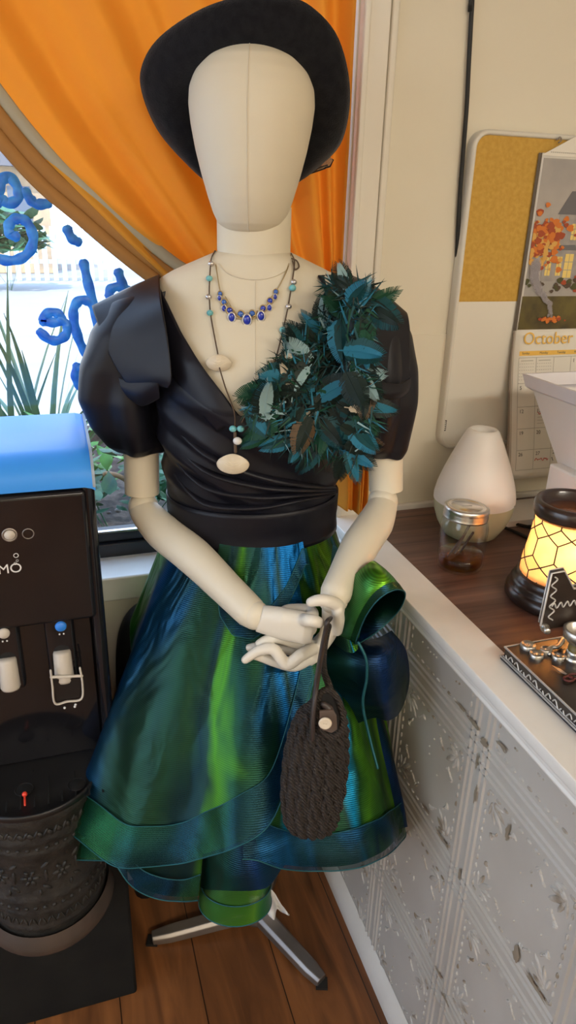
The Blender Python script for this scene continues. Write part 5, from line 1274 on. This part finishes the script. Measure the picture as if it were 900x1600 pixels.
# open mouth, its rim and the tab with button
mouth=[ff(500,1084,.016),ff(512,1078,.014),ff(524,1086,.014),ff(532,1102,.02),ff(536,1122,.024),ff(532,1142,.03),ff(520,1150,.034),ff(506,1146,.034),ff(499,1128,.032),ff(497,1104,.024)]
mp_=poly(mouth,4,True); cen=sum(mp_,Vector())/len(mp_)
G().add([cen+Vector((0,.004,0))]+mp_,[(0,1+i,1+(i+1)%len(mp_)) for i in range(len(mp_))]).build('bag_mouth',lin_m,bag,local=True)
G().tube(mp_,.0042,10,closed=True).build('mouth_rim',knit_m,bag,local=True)
G().tube([ff(505,1100,.03),ff(514,1108,.03),ff(516,1122,.034)],[.004,.006,.004],10,sub=5).build('lining_fold',strap_m,bag,local=True)
G().prism([ff(499,1112,.040),ff(521,1110,.036),ff(526,1120,.036),ff(527,1140,.038),ff(518,1146,.040),ff(500,1140,.042)],(0,.004,0)).build('closure_tab',M('tab_leather',(.085,.058,.045),.6),bag,local=True,smooth_=False,bevel=.001)
c=ff(508,1130,.044); g=G().lathe([(.0001,.0012),(.003,.0012),(.0062,.0022),(.0078,.002),(.0085,.0006),(.0082,-.0008),(.0001,-.0008)],c,28,ax=(0,-1,.1)); 
for a in (0,PI): g.ball(c+Vector((.0014*math.cos(a),-.0014,.0014*math.sin(a))),.0007,6)
g.build('button',M('bone_button',(.62,.54,.42),.35),bag,local=True,label='cream round button')
g=G()
P1=[ff(488,1152,.040),ff(489,1120,.036),ff(493,1080,.022),ff(499,1040,-.02),ff(505,1005,-.055),L(509,985,-.262),L(511,972,-.262),L(515,968,-.248)]
g.tube(P1,[.0062,.0066,.0068,.0068,.0068,.0066,.0066,.006],10,sub=7,flat=.55)
g.build('handle',strap_m,bag,local=True)
g=G(); P2=[ff(516,1082,.010),ff(513,1068,.0),ff(507,1052,-.02),ff(505,1030,-.045),L(508,1000,-.258),L(513,978,-.245)]
g.tube(P2,[.0055,.0050,.0046,.0046,.005,.005],10,sub=7); g.build('handle',knit_m,bag,local=True)

# ================================================================= LIGHT
def area(name,loc,size,sy,energy,col,rot=(0,0,0)):
    l=bpy.data.lights.new(name,'AREA'); l.shape='RECTANGLE'; l.size=size; l.size_y=sy; l.energy=energy; l.color=col
    o=bpy.data.objects.new(name,l); COL.objects.link(o); o.location=loc; o.rotation_euler=rot; return o
for i,(x,y,e) in enumerate(((.3,-1.9,26),(1.3,-1.6,46),(-1.1,-2.4,26))):  # unseen ceiling lamps and their fittings, added to light the room
    area('added_ceiling_lamp',(x,y,2.54),1.1,.28,e,(1,.91,.77))
    fo=thing('added_ceiling_light',('added white ceiling light fitting above the middle of the room','added white ceiling light fitting above the end of the counter','added white ceiling light fitting in the far corner from the counter')[i],'ceiling light',(x,y,2.6))
    G().box((x-.6,y-.18,2.565),(x+.6,y+.18,2.6)).build('added_housing',ceil_m,fo,bevel=.005)
w=bpy.data.worlds.new('world'); scn.world=w; w.use_nodes=True; t=w.node_tree; bg=t.nodes['Background']
tc=N(t,'ShaderNodeTexCoord'); sx=N(t,'ShaderNodeSeparateXYZ'); t.links.new(tc.outputs['Generated'],sx.inputs[0])
cr=N(t,'ShaderNodeValToRGB'); e=cr.color_ramp.elements; e[0].position=0; e[0].color=(.92,.95,1,1); e[1].position=.6; e[1].color=(.46,.66,1,1)
t.links.new(sx.outputs['Z'],cr.inputs[0]); t.links.new(cr.outputs[0],bg.inputs[0]); bg.inputs[1].default_value=4.0
sl=bpy.data.lights.new('sun','SUN'); sl.energy=6; sl.angle=.02; sl.color=(1,.97,.92); so=bpy.data.objects.new('sun',sl); COL.objects.link(so)
so.rotation_euler=Vector((.35,.75,-1.0)).to_track_quat('-Z','Y').to_euler()
vs=scn.view_settings; vs.view_transform='Standard'; vs.look='None'; vs.gamma=1; vs.use_curve_mapping=False; vs.exposure=0.12
